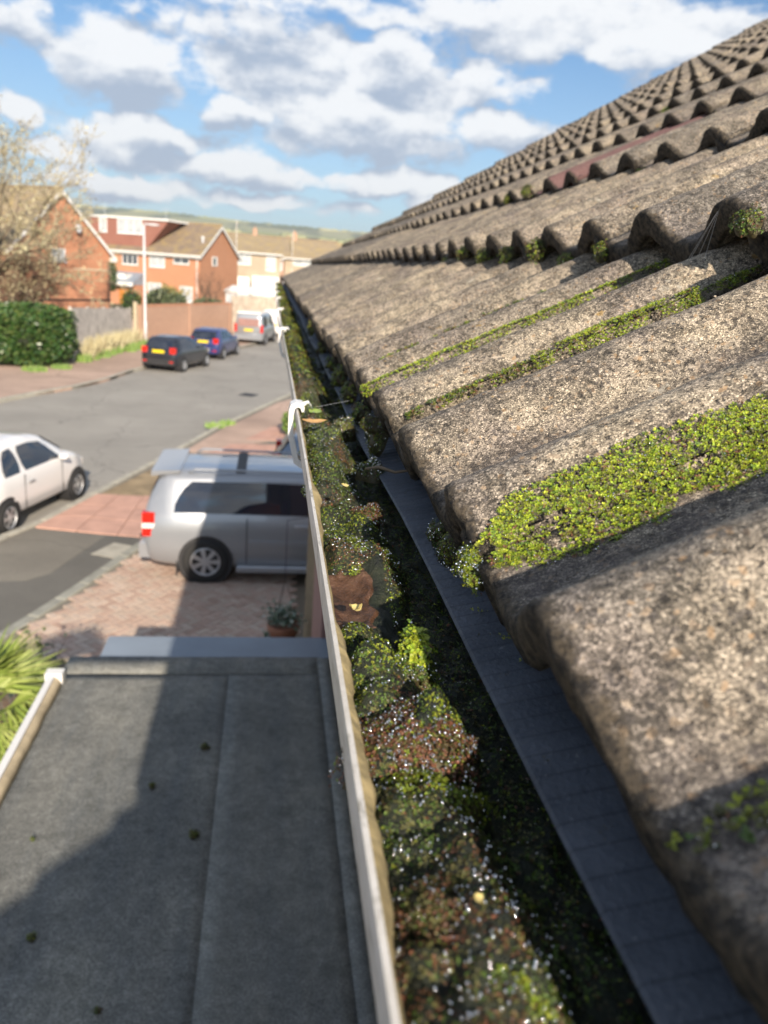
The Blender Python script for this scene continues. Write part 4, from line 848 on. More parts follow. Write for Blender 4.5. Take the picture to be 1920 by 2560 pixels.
part('front_flashing', MB().box(el(-1.0, 4.70, FZ - .05), el(.445, 4.985, FZ - .02)).box(el(-1.0, 4.965, FZ - .22), el(.445, 4.985, FZ - .052)).box(el(-1.0, 4.648, FZ - .10), el(.445, 4.698, FZ - .012)), M['lead'], ext)
# white trim with its cream inner face along the left edge, stopping short of the front
tr = MB(); tr.box(el(-1.205, -1.58, FZ - .11), el(-1.170, 4.30, FZ + .060)); tr.box(el(-1.225, 4.305, FZ - .12), el(-1.130, 4.375, FZ + .068)); part('white_edge_trim', tr, M['white'], ext)
V = []; ys = np.linspace(-1.58, 4.30, 70)
for y in ys:
    w = .012 * vn(np.array(y), np.array(0.), .09, 3); V += [el(-1.1675, y, FZ - .004), el(-1.135 + w, y, FZ + .006), el(-1.150 + .4 * w, y, FZ + .040), el(-1.1675, y, FZ + .052)]
part('cream_edge_bedding', MB().add(V, [(a * 4 + i, a * 4 + i + 1, (a + 1) * 4 + i + 1, (a + 1) * 4 + i) for a in range(len(ys) - 1) for i in range(3)]), M['cream'], ext, smooth=True)
for i, (x, y, r, lab, md) in enumerate([(-.271, 3.639, .020, 'darkest moss ball on the grey felt, nearest the blue flashing', 'dark'), (-.492, 3.324, .014, 'small moss ball left of centre on the grey felt', 'olive'), (-.266, 2.974, .020, 'green moss ball in the middle of the shaded felt', 'olive'),
                                    (-.791, 2.447, .014, 'moss ball at the left on the shaded felt', 'olive'), (-.499, 2.13, .010, 'tiny moss crumb low on the felt near the bottom edge', 'dark'), (-.933, 2.977, .008, 'tiny moss crumb in the sunlit part of the felt', 'olive')]):
    cushion('moss_ball', (x, y, FZ + .006), r, r * 1.1, md, lab, spacing=.004, size=.006, dew=0)

# ================================================================== the neighbouring wing behind us whose lower eaves throw the stepped shadow
wing = thing('neighbouring_wing', (-1.6, -2.4, 0), 'tiled wing of the next house behind the camera, its eaves lower', 'house')
WO = Vector((-1.6, -2.4, 0)); wl = lambda x, y, z: (x - WO.x, y - WO.y, z + H)
VY = -1.92
for k in range(-1, 6):
    x1 = .30 - .283 * k; x0 = x1 - .283; zt = lambda x: -.096 + .597 * (x - .068)
    mb = MB(); mb.add([wl(x, y, z) for y in (-10, VY + .012 * k) for x, z in [(x0 - .02, zt(x0) + .030), (x1, zt(x1) + .004), (x1, zt(x1) - .04), (x0 - .02, zt(x0) - .035)]], [(3, 2, 1, 0), (4, 5, 6, 7), (0, 1, 5, 4), (1, 2, 6, 5), (2, 3, 7, 6), (3, 0, 4, 7)])
    part('tile_course', mb, M['tile'], wing)
part('wall', MB().box(wl(-1.25, -9.9, -4.6), wl(.60, VY - .06, -1.0)), M['brick_tan'], wing)
part('gable_infill', MB().prism_y([(wl(-1.25, 0, 0)[0], H - 1.0), (wl(.60, 0, 0)[0], H - 1.0), (wl(.60, 0, 0)[0], H + .16)], -9.9 - WO.y, VY - .06 - WO.y), M['brick_tan'], wing)

# ================================================================== hanging basket
hb = thing('hanging_basket', (.20, 7.0, H - 3.42), 'terracotta hanging basket with silvery green plants in front of the brick corner', 'hanging basket')
pr = [(.02, 0), (.08, .012), (.125, .05), (.15, .11), (.158, .17), (.15, .175), (.14, .12)]; mb = MB(); vs = []; K = 20
for r, z in pr:
    for j in range(K): vs.append((r * math.cos(2 * PI * j / K), r * math.sin(2 * PI * j / K), z))
mb.add(vs, [(i * K + j, i * K + (j + 1) % K, (i + 1) * K + (j + 1) % K, (i + 1) * K + j) for i in range(len(pr) - 1) for j in range(K)]); mb.add([(.14 * math.cos(2 * PI * j / K), .14 * math.sin(2 * PI * j / K), .15) for j in range(K)], [tuple(range(K))])
part('bowl', mb, M['terracotta'], hb, smooth=True)
def leafcloud(n, fn, size, aspect=.5, up=0.3):
    """n leaves as bent quads; fn(i) -> centre"""
    P = np.array([fn(i) for i in range(n)]); A = rng.normal(size=(n, 3)); A[:, 2] *= .6; A /= np.linalg.norm(A, axis=1, keepdims=True); B = np.cross(A, rng.normal(size=(n, 3))); B /= np.linalg.norm(B, axis=1, keepdims=True)
    s = size * rng.uniform(.6, 1.3, (n, 1)); Nn = np.cross(A, B); V = np.stack([P - A * s, P + B * s * aspect + Nn * s * .12, P + A * s, P - B * s * aspect + Nn * s * .12], 1).reshape(-1, 3); return V, np.arange(n * 4).reshape(n, 4)
def leafobj(name, V, F, mat, parent=None, **k): o = obj(name, npmesh(name, V, F, mat), parent); [o.__setitem__(a, b) for a, b in k.items()]; return o
M['basketleaf'] = leafmat('silvery_green_leaf', (.09, .15, .10), (.18, .26, .19), (.55, .56, .50), .5)
V, F = leafcloud(420, lambda i: (random.gauss(0, .075), random.gauss(0, .075), .19 + abs(random.gauss(0, .07))), .026); leafobj('foliage', V, F, M['basketleaf'], hb, kind='stuff')
V, F = leafcloud(60, lambda i: (-.15 + random.gauss(0, .02), random.gauss(0, .05), .10 - random.random() * .16), .02); leafobj('trailing_foliage', V, F, M['basketleaf'], hb, kind='stuff')
mb = MB()
for a in range(3): mb.tube([(.15 * math.cos(a * 2.1), .15 * math.sin(a * 2.1), .17), (0, 0, .62)], .003, 4)
mb.tube([(0, 0, .62), (0, 0, 1.2), (.26, 0, 1.25)], .004, 4); part('hanging_chain', mb, M['chain'], hb)

# ================================================================== plants by the flat roof
def frond_fan(mb, c, d, L, n=22, spread=2.5, w=.03):
    """fan leaf: blades radiating from c about direction d"""
    d = Vector(d).normalized(); side = d.cross(Vector((0, 0, 1))); side = side.normalized() if side.length > .05 else Vector((1, 0, 0)); up = side.cross(d)
    for i in range(n):
        a = spread * (i / (n - 1) - .5); l = L * random.uniform(.8, 1.05) * (1 - .12 * abs(a)); t_ = (d * math.cos(a) + side * math.sin(a)).normalized(); q = t_.cross(up).normalized() * w * .5
        m1 = c + t_ * l * .5 + up * l * .10 + q; m2 = c + t_ * l * .5 + up * l * .10 - q; tip = c + t_ * l + up * (l * .02 - l * random.uniform(.02, .22)); mid = c + t_ * l * .5 + up * l * .08
        mb.add([c, m1, mid, m2, tip], [(0, 1, 2), (0, 2, 3), (1, 4, 2), (2, 4, 3)])
pa = thing('fan_palm', (-1.66, 4.50, .13), 'bright yellow green fan palm at the left beside the felt roof', 'palm')
mb = MB(); crown = Vector((0, 0, 1.75)); st = MB()
for i in range(26):
    a = i * 2.4; el_ = random.uniform(-.35, 1.3); d = Vector((math.cos(a) * math.cos(el_), math.sin(a) * math.cos(el_), math.sin(el_))); pl = random.uniform(.14, .26); c = crown + d * pl; st.tube([crown, c], .006, 4, False)
    frond_fan(mb, c, d + Vector((0, 0, -.1)), random.uniform(.40, .54), 20, 2.4, .024)
part('frond_leaves', mb, M['palm'], pa, kind='stuff'); part('leaf_stems', st, M['palm'], pa); part('trunk', MB().tube([(0, 0, -.05), (.02, .01, .9), crown], [.09, .08, .06], 10), M['bark'], pa)
sh = thing('rusty_shrub', (-1.62, 3.75, .13), 'rust red dry border plants under the palm at the left edge', 'shrub')
V, F = leafcloud(900, lambda i: (random.gauss(0, .22), random.gauss(0, .32), .5 + random.random() * 1.1), .045); leafobj('foliage', V, F, M['dryflower'], sh, kind='stuff')
mb = MB()
for i in range(24): x, y = random.gauss(0, .2), random.gauss(0, .3); mb.tube([(x * .3, y * .3, -.03), (x, y, .9), (x * 1.3, y * 1.3, 1.5)], .006, 4, False)
part('stems', mb, M['twig_red'], sh)
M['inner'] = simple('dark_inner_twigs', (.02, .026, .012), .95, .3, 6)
def twiggy(name, loc, h, spread, n, label, mat='twig_red', cat='shrub', leaves=0, leafmat_=None, r=.006):
    t_ = thing(name, loc, label, cat); mb = MB(); tips = []
    for i in range(n):
        a = random.uniform(0, 2 * PI); s_ = random.random() ** .7 * spread; p = [(0, 0, -.03)]; hh = h * random.uniform(.6, 1)
        for k in range(1, 5): q = k / 4; p.append((math.cos(a) * s_ * q ** 1.2 + random.gauss(0, .015 * h), math.sin(a) * s_ * q ** 1.2 + random.gauss(0, .015 * h), hh * q))
        mb.tube(p, [r, r * .8, r * .6, r * .4, r * .25], 4, False); tips.append(p)
        for b in range(3):
            k = random.randint(1, 3); o_ = Vector(p[k]); d = Vector((random.gauss(0, 1), random.gauss(0, 1), 1.2)).normalized() * h * .22; mb.tube([o_, o_ + d * .5, o_ + d], [r * .5, r * .35, r * .2], 3, False)
    part('stems', mb, M[mat], t_)
    if leaves:
        V, F = leafcloud(leaves, lambda i: tuple(Vector(random.choice(tips)[random.randint(2, 4)]) + Vector((random.gauss(0, .06 * h), random.gauss(0, .06 * h), random.gauss(0, .05 * h)))), .03 * h + .01); leafobj('foliage', V, F, M[leafmat_], t_, kind='stuff')
    return t_
twiggy('bare_shrub', (-2.15, 6.7, .13), 1.25, .55, 26, 'thin twiggy bare shrub between the palm and the paved drive', leaves=70, leafmat_='bushleaf')
twiggy('bare_shrub', (-1.6, 6.0, .13), 1.0, .4, 18, 'lower bare shrub close to the corner of the felt roof', leaves=50, leafmat_='bushleaf')
def leafbush(name, loc, dims, n, label, mat, leaf=.09, cat='bush', core=True, box=.0, group=None):
    t_ = thing(name, loc, label, cat, group=group); w, d, h = dims; P = []
    while len(P) < n:
        u = Vector((random.gauss(0, 1), random.gauss(0, 1), random.gauss(0, 1))).normalized(); e = 1 / max(abs(u.x), abs(u.y), abs(u.z)); k = (1 - box) + box * e; k = min(k, 1.45)
        k *= 1 + .16 * (float(fbm(np.array(u.x * 3 + loc[0]), np.array(u.y * 3 + u.z * 4), 1.0, 81, 3)) - .5) * 2; rr = random.uniform(.84, 1.02)
        p = (u.x * w / 2 * k * rr, u.y * d / 2 * k * rr, h / 2 + u.z * h / 2 * min(k, 1.15) * rr)
        if p[2] > 0: P.append(p)
    V, F = leafcloud(n, lambda i: P[i], leaf, .45); leafobj('foliage', V, F, M[mat], t_, kind='stuff')
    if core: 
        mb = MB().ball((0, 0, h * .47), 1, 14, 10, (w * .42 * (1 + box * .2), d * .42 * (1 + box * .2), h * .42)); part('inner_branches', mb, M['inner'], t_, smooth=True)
    return t_
leafbush('laurel_hedge', (-9.75, 34.6, Gz - .03), (3.6, 4.0, 2.35), 16000, 'big rounded glossy green laurel hedge at the far pavement on the left', 'laurel', .10, 'hedge', box=.55)
leafbush('laurel_hedge', (-13.4, 34.9, Gz - .03), (4.2, 4.0, 2.35), 7000, 'laurel hedge running on past the left edge of the picture', 'laurel', .10, 'hedge', box=.55)
leafbush('round_bush', (.95, 22.2, Gz - .02), (1.2, 1.6, .75), 1600, 'low green bush just left of the white gutter bracket', 'grass', .05)
# ================================================================== fence, brick wall, lamp
def along(a, b): d = Vector((b[0] - a[0], b[1] - a[1], 0)); return d.length, math.atan2(d.y, d.x)
def boardfence(name, a, b, z0, h0, h1, label, mat, nb, posts=5, lean=.0, cap=False):
    L, an = along(a, b); t_ = thing(name, (a[0], a[1], z0), label, 'fence', an); w = L / nb
    for i in range(nb):
        h = h0 + (h1 - h0) * i / nb + random.uniform(-.02, .02); part('fence_board', MB().add([(p[0], p[1], p[2]) for p in MB().box((i * w + .006, -.012, .02), ((i + 1) * w - .006, .012, h)).v], MB().box((0, 0, 0), (1, 1, 1)).f), mat, t_, rot=(random.uniform(-lean, lean), 0, 0))
    for i in range(posts + 1):
        x = L * i / posts; h = h0 + (h1 - h0) * i / posts + .05; part('fence_post', MB().box((x - .05, .014, -.05), (x + .05, .11, h)), mat, t_)
    part('fence_rail', MB().box((0, .0135, .35), (L, .05, .43)), mat, t_); return t_
boardfence('board_fence', (-8.25, 35.6), (-7.30, 44.5), Gz - .03, 2.25, 1.85, 'weathered silver grey board fence between the laurel hedge and the lamp post', M['grey_wood'], 44, 4)
L, an = along((-6.95, 44.9), (-2.75, 54.4))
bwt = thing('brick_garden_wall', (-6.95, 44.9, Gz - .03), 'long pinkish brick garden wall behind the two parked dark cars', 'wall', an)
part('wall', MB().box((0, -.11, -.05), (L, .11, 1.95)), M['brick_tan'], bwt)
for i in range(22): part('coping_brick', MB().bbox((i * L / 22 + .01, -.13, 1.952), ((i + 1) * L / 22 - .01, .13, 2.04), .02), M['brick_orange'], bwt)
for x in (0, L / 2, L): part('pier', MB().box((x - .17, -.17, -.05), (x + .17, -.112, 2.05)), M['brick_tan'], bwt)
part('end_post', MB().box((-.45, -.08, -.05), (-.3, .08, 2.2)), M['cream'], bwt)
boardfence('board_fence', (-2.6, 55.6), (1.4, 57.2), 0, 2.5, 2.6, 'tall grey brown board fence across the end of the street', M['grey_wood2'], 26, 3)
lp = thing('street_lamp', (-6.69, 45.06, Gz - .03), 'tall pale grey street lamp post standing behind the black hatchback', 'street lamp')
part('post', MB().tube([(0, 0, -.05), (0, 0, 1.15), (0, 0, 1.2), (0, 0, 6.05)], [.095, .095, .065, .052], 14), M['pole'], lp, smooth=True)
hd = part('lantern', MB().ball((.42, 0, 6.12), 1, 14, 8, (.40, .13, .055)).tube([(0, 0, 6.02), (.06, 0, 6.12), (.2, 0, 6.12)], .045, 8), M['pole'], lp, smooth=True)
part('lamp_glass', MB().ball((.45, 0, 6.085), 1, 12, 6, (.26, .10, .04)), M['clearlamp'], hd, smooth=True)
def poleth(x, y, h, lab, arms=True):
    t_ = thing('telegraph_pole', (x, y, 0), lab, 'pole'); part('post', MB().tube([(0, 0, -.1), (0, 0, h)], [.10, .06], 8), M['grey_wood'], t_)
    if arms: part('crossarm', MB().box((-.6, -.05, h - .5), (.6, .05, h - .4)), M['grey_wood'], t_)
poleth(-4.0, 92, 9.0, 'thin pole rising behind the right end of the brick terrace', False)
poleth(2.6, 118, 9.6, 'far thin pole above the yellow roofs', False)
# grass tufts in front of the fence and stray clumps
def grassobj(name, pts, label, h=.25, per=90, rad=.5, mat='grass', cat='grass'):
    V = []; F = []
    for (x, y, r) in pts:
        for _ in range(per):
            a = random.uniform(0, 2 * PI); q = r * math.sqrt(random.random()); bx, by = x + q * math.cos(a), y + q * math.sin(a); hh = h * random.uniform(.4, 1.2); dx, dy = random.gauss(0, .3) * hh, random.gauss(0, .3) * hh; w = .012 + .02 * h; n = len(V)
            V += [(bx - w, by, Gz - .03), (bx + w, by, Gz - .03), (bx + dx, by + dy, Gz + hh)]; F.append((n, n + 1, n + 2))
    return tag(obj(name, npmesh(name, np.array(V), np.array(F), M[mat])), label, cat, kind='stuff')
grassobj('grass_verge', [(-7.8 + .16 * i + random.gauss(0, .12), 35.9 + 1.0 * i, .35 + .1 * random.random()) for i in range(9)], 'fresh green grass at the foot of the grey fence', .34, 260)
grassobj('dry_undergrowth', [(-8.0 + .1 * i, 36.5 + .8 * i, .4) for i in range(10)], 'dry tan stalks tangled against the bottom of the grey fence', .9, 130, mat='catkin', cat='undergrowth')
grassobj('grass_tuft', [(-11.2, 29.5, .9), (-11.8, 28.6, .8)], 'patch of grass on the far pavement at the left edge', .12, 300)
grassobj('grass_tuft', [(-1.5, 22.9, .3), (-1.2, 23.3, .25)], 'small yellow green tuft by the near kerb beyond the van', .12, 160)
grassobj('hedge_foot_grass', [(-8.9, 32.3, .5), (-8.2, 33.3, .4)], 'grass at the foot of the laurel hedge', .2, 200)

# ================================================================== houses
def unused_quad(mb, P): mb.add(P, [tuple(range(len(P)))])
def slab(mb, P, th, up=(0, 0, 1)):
    n = len(P); u = Vector(up) * th; mb.add([tuple(Vector(p) - u) for p in P] + list(P), [tuple(range(n - 1, -1, -1)), tuple(range(n, 2 * n))] + [(i, (i + 1) % n, n + (i + 1) % n, n + i) for i in range(n)])
def window(parent, plane, x0, x1, z0, z1, off, mull=1, transom=None, glass='glass'):
    """plane 'y' = wall facing -y at y=off; frame > pane, sill"""
    fw = .07; fr = MB(); fr.box((x0, off - .05, z0), (x1, off - .005, z0 + fw)).box((x0, off - .05, z1 - fw), (x1, off - .005, z1)).box((x0, off - .05, z0 + fw), (x0 + fw, off - .005, z1 - fw)).box((x1 - fw, off - .05, z0 + fw), (x1, off - .005, z1 - fw))
    w = (x1 - x0 - fw) / (mull + 1)
    for i in range(1, mull + 1): xx = x0 + fw / 2 + w * i; fr.box((xx - .035, off - .048, z0 + fw), (xx + .035, off - .005, z1 - fw))
    if transom: fr.box((x0 + fw, off - .046, transom), (x1 - fw, off - .006, transom + .05))
    f = part('window', fr, M['white'], parent)
    for i in range(mull + 1): xx = x0 + fw / 2 + w * i; part('pane', MB().box((xx + .036, off - .03, z0 + fw), (xx + w - .036, off - .008, z1 - fw)), M[glass], f)
    part('sill', MB().box((x0 - .06, off - .11, z0 - .06), (x1 + .06, off - .006, z0 - .003)), M['white'], f); return f
M['bright_pane'] = simple('bright_reflecting_pane', (.45, .48, .5), .12, .2, 1)
# -- house 1: orange brick gable on the left
a1 = math.atan2(6, 4.4); g1 = thing('gabled_brick_house', (-14.9, 50, 0), 'orange brick house on the left with its gable end facing and white bargeboards', 'house', a1)
W1, E1, A1, D1 = 7.44, 4.60, 7.95, 9.5
part('wall', MB().prism_y([(0, -.2), (W1, -.2), (W1, E1), (W1 / 2, A1), (0, E1)], 0, D1), M['brick_orange'], g1)
rf = MB()
for s_ in (-1, 1):
    ex = W1 / 2 + s_ * (W1 / 2 + .35); ez = E1 - .32; P = [(W1 / 2, -.22, A1 + .16), (W1 / 2, D1 + .2, A1 + .16), (ex, D1 + .2, ez + .13), (ex, -.22, ez + .13)]; slab(rf, P if s_ < 0 else P[::-1], .12)
part('roof', rf, M['roof_lich'], g1)
part('ridge_tiles', MB().tube([(W1 / 2, -.23, A1 + .17), (W1 / 2, D1 + .2, A1 + .17)], .12, 8), M['roof_lich'], g1)
for s_ in (-1, 1):
    ex = W1 / 2 + s_ * (W1 / 2 + .36); P = [(W1 / 2, A1 + .10), (ex, E1 - .27), (ex, E1 - .50), (W1 / 2, A1 - .16)]; part('bargeboard', MB().prism_y(P if s_ < 0 else P[::-1], -.26, -.225), M['white_paint'], g1)
part('eaves_box', MB().box((W1 + .02, -.24, E1 - .52), (W1 + .42, D1, E1 - .25)), M['white_paint'], g1)
window(g1, 'y', 2.93, 3.92, 3.93, 4.69, 0, 0, glass='bright_pane')
part('string_course', MB().box((4.5, -.03, 3.48), (W1 - .01, -.003, 3.58)), M['cream'], g1)
part('damp_course', MB().box((0, -.02, 1.60), (W1 - .01, -.003, 1.72)), M['dark'], g1)
part('gas_meter', MB().box((.05, -.14, 2.1), (.38, -.004, 2.5)), M['white'], g1)
part('satellite_dish', MB().ball((4.75, -.35, 5.9), 1, 12, 6, (.26, .06, .26)).tube([(4.75, 0, 5.75), (4.75, -.3, 5.85)], .02, 5), M['pole'], g1, smooth=True)
part('vent_pipe', MB().tube([(4.95, -.05, 6.4), (4.95, -.05, 5.6)], .03, 6), M['trim'], g1)
# -- house 2: terrace, facade towards us and right hand gable
a2 = math.atan2(-.38, .93); g2 = thing('brick_terrace', (-7.0, 82, 0), 'orange brick terrace with a red dormer, brown roof and a gable at its right end', 'house', a2)
E2, A2, D2 = 5.05, 7.95, 8.63; XL = -15.0
part('wall', MB().add([(XL, 0, -.3), (0, 0, -.3), (0, D2, -.3), (XL, D2, -.3), (XL, 0, E2), (0, 0, E2), (0, D2, E2), (XL, D2, E2), (XL, D2 / 2, A2), (0, D2 / 2, A2)], [(0, 1, 5, 4), (1, 2, 6, 9, 5), (2, 3, 7, 6), (3, 0, 4, 8, 7)]), M['brick_orange'], g2)
rf = MB(); slab(rf, [(XL - .2, -.4, E2 - .06), (.25, -.4, E2 - .06), (.25, D2 / 2, A2 + .12), (XL - .2, D2 / 2, A2 + .12)], .11); slab(rf, [(.25, D2 + .4, E2 - .06), (XL - .2, D2 + .4, E2 - .06), (XL - .2, D2 / 2, A2 + .12), (.25, D2 / 2, A2 + .12)], .11); rf2 = part('roof', rf, M['roof_far'], g2)
part('ridge_tiles', MB().tube([(XL, D2 / 2, A2 + .15), (.25, D2 / 2, A2 + .15)], .12, 8), M['roof_lich'], g2)
part('roof_vent', MB().tube([(-.5, 1.6, 5.9), (-.5, 1.6, 6.65)], .10, 8).tube([(-.5, 1.6, 6.6), (-.5, 1.6, 6.85)], .15, 8), M['pole'], g2)
part('gutter', MB().box((XL, -.52, E2 - .20), (.3, -.402, E2 - .05)).box((XL, -.40, E2 - .32), (.28, -.37, E2 - .12)), M['white_paint'], g2)
for s_ in (0, 1):
    P = [(D2 / 2, A2 + .06), (-.44 if not s_ else D2 + .44, E2 - .12), (-.44 if not s_ else D2 + .44, E2 - .38), (D2 / 2, A2 - .22)]
    part('bargeboard', MB().add([(x, y, z) for x in (.255, .29) for y, z in P], [(0, 1, 2, 3), (7, 6, 5, 4), (0, 4, 5, 1), (3, 2, 6, 7), (0, 3, 7, 4), (1, 5, 6, 2)]), M['white_paint'], g2)
dm = part('dormer', MB().add([(-11.9, .35, E2 + .25), (-5.9, .35, E2 + .25), (-3.5, .35 + 2.6, 7.95), (-3.5, 4.2, 7.95), (-11.9, 4.2, 7.95), (-11.9, .35, 7.95), (-5.2, .35, 7.95), (-3.5, .40, 7.95)], [(0, 1, 7, 6, 5), (1, 2, 7), (5, 6, 7, 3, 4), (0, 5, 4)]), M['tilehung'], g2)
part('dormer_fascia', MB().box((-12.05, .20, 7.96), (-3.4, 4.3, 8.16)), M['white_paint'], dm)
def wsub(parent, *a, **k): return window(parent, 'y', *a, **k)
for (x0, x1, z0, z1, m_) in ((-9.02, -6.31, 6.62, 7.92, 2), (-11.05, -10.2, 6.62, 7.92, 0)): window(g2, 'y', x0, x1, z0, z1, .345, m_, glass='bright_pane')
for (x0, x1, z0, z1, m_, gl) in ((-8.35, -6.65, 3.71, 4.72, 2, 'glass'), (-5.36, -3.72, 3.66, 4.72, 1, 'bright_pane'), (-2.78, -1.11, 4.13, 4.72, 1, 'glass')): window(g2, 'y', x0, x1, z0, z1, 0, m_, glass=gl)
for (x0, x1, z0, z1) in ((-5.6, -4.1, 1.0, 2.15), (-2.1, -.75, .6, 2.05)): window(g2, 'y', x0, x1, z0, z1, 0, 1, glass='bright_pane')
gw = MB(); gw.box((.004, 2.6, 4.14), (.06, 3.7, 5.03)); gwo = part('window', gw, M['white'], g2); part('pane', MB().box((.062, 2.75, 4.25), (.07, 3.3, 4.92)), M['glass'], gwo)
part('door', MB().box((-7.8, -1.6, .0), (-6.7, -1.55, 1.9)), M['door_orange'], g2)
cn = part('porch_canopy', MB().add([(-10.3, -2.2, 2.05), (-6.0, -2.2, 2.05), (-6.0, -.01, 3.0), (-10.3, -.01, 3.0), (-10.3, -2.2, 1.85), (-6.0, -2.2, 1.85), (-6.0, -.01, 1.85), (-10.3, -.01, 1.85)], [(0, 1, 2, 3), (4, 7, 6, 5), (0, 4, 5, 1), (1, 5, 6, 2), (0, 3, 7, 4)]), M['lead'], g2)
part('canopy_fascia', MB().box((-10.4, -2.30, 1.72), (-5.9, -2.205, 2.06)), M['white_paint'], cn)
part('canopy_light', MB().box((-9.2, -1.8, 2.30), (-6.9, -.6, 2.80)), M['white_paint'], cn)
part('side_extension', MB().box((-10.4, -1.5, -.2), (-6.0, -.01, 1.84)), M['brick_orange'], g2)
ct = thing('white_conservatory', (-4.0, 74.5, 0), 'low white conservatory and gate between the bushes and the end fence', 'conservatory', a2)
for i in range(6): part('glazed_bay', MB().box((i * .62, 0, 1.0), (i * .62 + .54, .04, 2.0)), M['bright_pane'], ct); part('frame_post', MB().box((i * .62 - .07, -.03, 0), (i * .62 - .005, .05, 2.1)), M['white'], ct)
part('roof', MB().add([(-.2, -.1, 2.1), (3.8, -.1, 2.1), (3.8, 1.6, 2.5), (-.2, 1.6, 2.5), (-.2, -.1, 2.25), (3.8, -.1, 2.25), (3.8, 1.6, 2.65), (-.2, 1.6, 2.65)], [(0, 3, 2, 1), (4, 5, 6, 7), (0, 1, 5, 4), (1, 2, 6, 5), (2, 3, 7, 6), (3, 0, 4, 7)]), M['white_paint'], ct)
part('base_wall', MB().box((-.1, .05, -.1), (3.7, 1.5, .98)), M['brick_tan'], ct)
# -- house 3 and the roofs beyond
def simplehouse(name, loc, rot, w, d, eh, rh, label, wall, roof, wins=(), doors=(), garage=None, chim=None):
    h = thing(name, loc, label, 'house', rot)
    part('wall', MB().add([(0, 0, -.3), (w, 0, -.3), (w, d, -.3), (0, d, -.3), (0, 0, eh), (w, 0, eh), (w, d, eh), (0, d, eh), (0, d / 2, rh), (w, d / 2, rh)], [(0, 1, 5, 4), (1, 2, 6, 9, 5), (2, 3, 7, 6), (3, 0, 4, 8, 7)]), M[wall], h)
    rf = MB(); slab(rf, [(-.3, -.4, eh - .06), (w + .3, -.4, eh - .06), (w + .3, d / 2, rh + .14), (-.3, d / 2, rh + .14)], .11); slab(rf, [(w + .3, d + .4, eh - .06), (-.3, d + .4, eh - .06), (-.3, d / 2, rh + .14), (w + .3, d / 2, rh + .14)], .11); r = part('roof', rf, M[roof], h)
    if chim: part('chimney', MB().box((chim, d / 2 - .3, rh - .3), (chim + .7, d / 2 + .3, rh + 1.0)).tube([(chim + .35, d / 2, rh + 1.0), (chim + .35, d / 2, rh + 1.35)], .12, 8), M['brick_tan'], r)
    part('gutter', MB().box((-.3, -.52, eh - .22), (w + .3, -.402, eh - .06)), M['white_paint'], h)
    for (x0, x1, z0, z1, m_) in wins: window(h, 'y', x0, x1, z0, z1, 0, m_, glass='bright_pane')
    for (x0, x1, z1) in doors: part('door', MB().box((x0, -.06, 0), (x1, -.006, z1)), M['white'], h)
    if garage: part('garage', MB().box((garage[0], garage[1], 0), (garage[2], -.01, garage[3])), M['white_paint'], h)
    return h
M['render_wall'] = simple('cream_rendered_wall', (.42, .34, .25), .85, .15, .5)
simplehouse('small_brown_house', (-5.4, 110, 0), 0, 6.3, 8, 6.1, 8.1, 'tan house with a lichen yellow roof just right of the brick terrace', 'render_wall', 'roof_lich', [(.8, 2.5, 4.5, 5.9, 1), (4.5, 5.7, 3.95, 5.8, 1)], [(.87, 2.37, 2.95)], (2.77, -3, 6.2, 3.2))
simplehouse('far_house', (1.6, 118, 0), 0, 8.5, 8, 5.9, 8.3, 'house with a wide yellow roof and white upper window beside the tiles', 'render_wall', 'roof_lich', [(1.2, 3.8, 4.9, 5.8, 1)], [(5, 6, 2)], None, 1.0)
simplehouse('far_house', (-9, 135, 0), .1, 20, 9, 5.8, 9.2, 'long brown roofed row far behind the street', 'brick_tan', 'roof_far', [(3, 4.5, 4, 5.3, 1), (9, 10.5, 4, 5.3, 1)], [], None, 6)
simplehouse('far_house', (14, 140, 0), -.1, 16, 9, 5.8, 9.4, 'far roof with a chimney, mostly hidden by the tile verge', 'brick_tan', 'roof_lich', [(3, 4.5, 4, 5.3, 1)], [], None, 9)
simplehouse('far_house', (-34, 120, 0), .05, 22, 9, 5.3, 8.2, 'distant roof glimpsed over the dormer on the left', 'brick_orange', 'roof_far', [(8, 9.5, 3.8, 5, 1)], [], None, 12)
simplehouse('far_house', (-2, 175, 1), -.15, 26, 9, 5.5, 8.7, 'farthest brown roofs below the green fields', 'brick_tan', 'roof_lich', [(5, 7, 3.8, 5, 1)], [], None, 4)
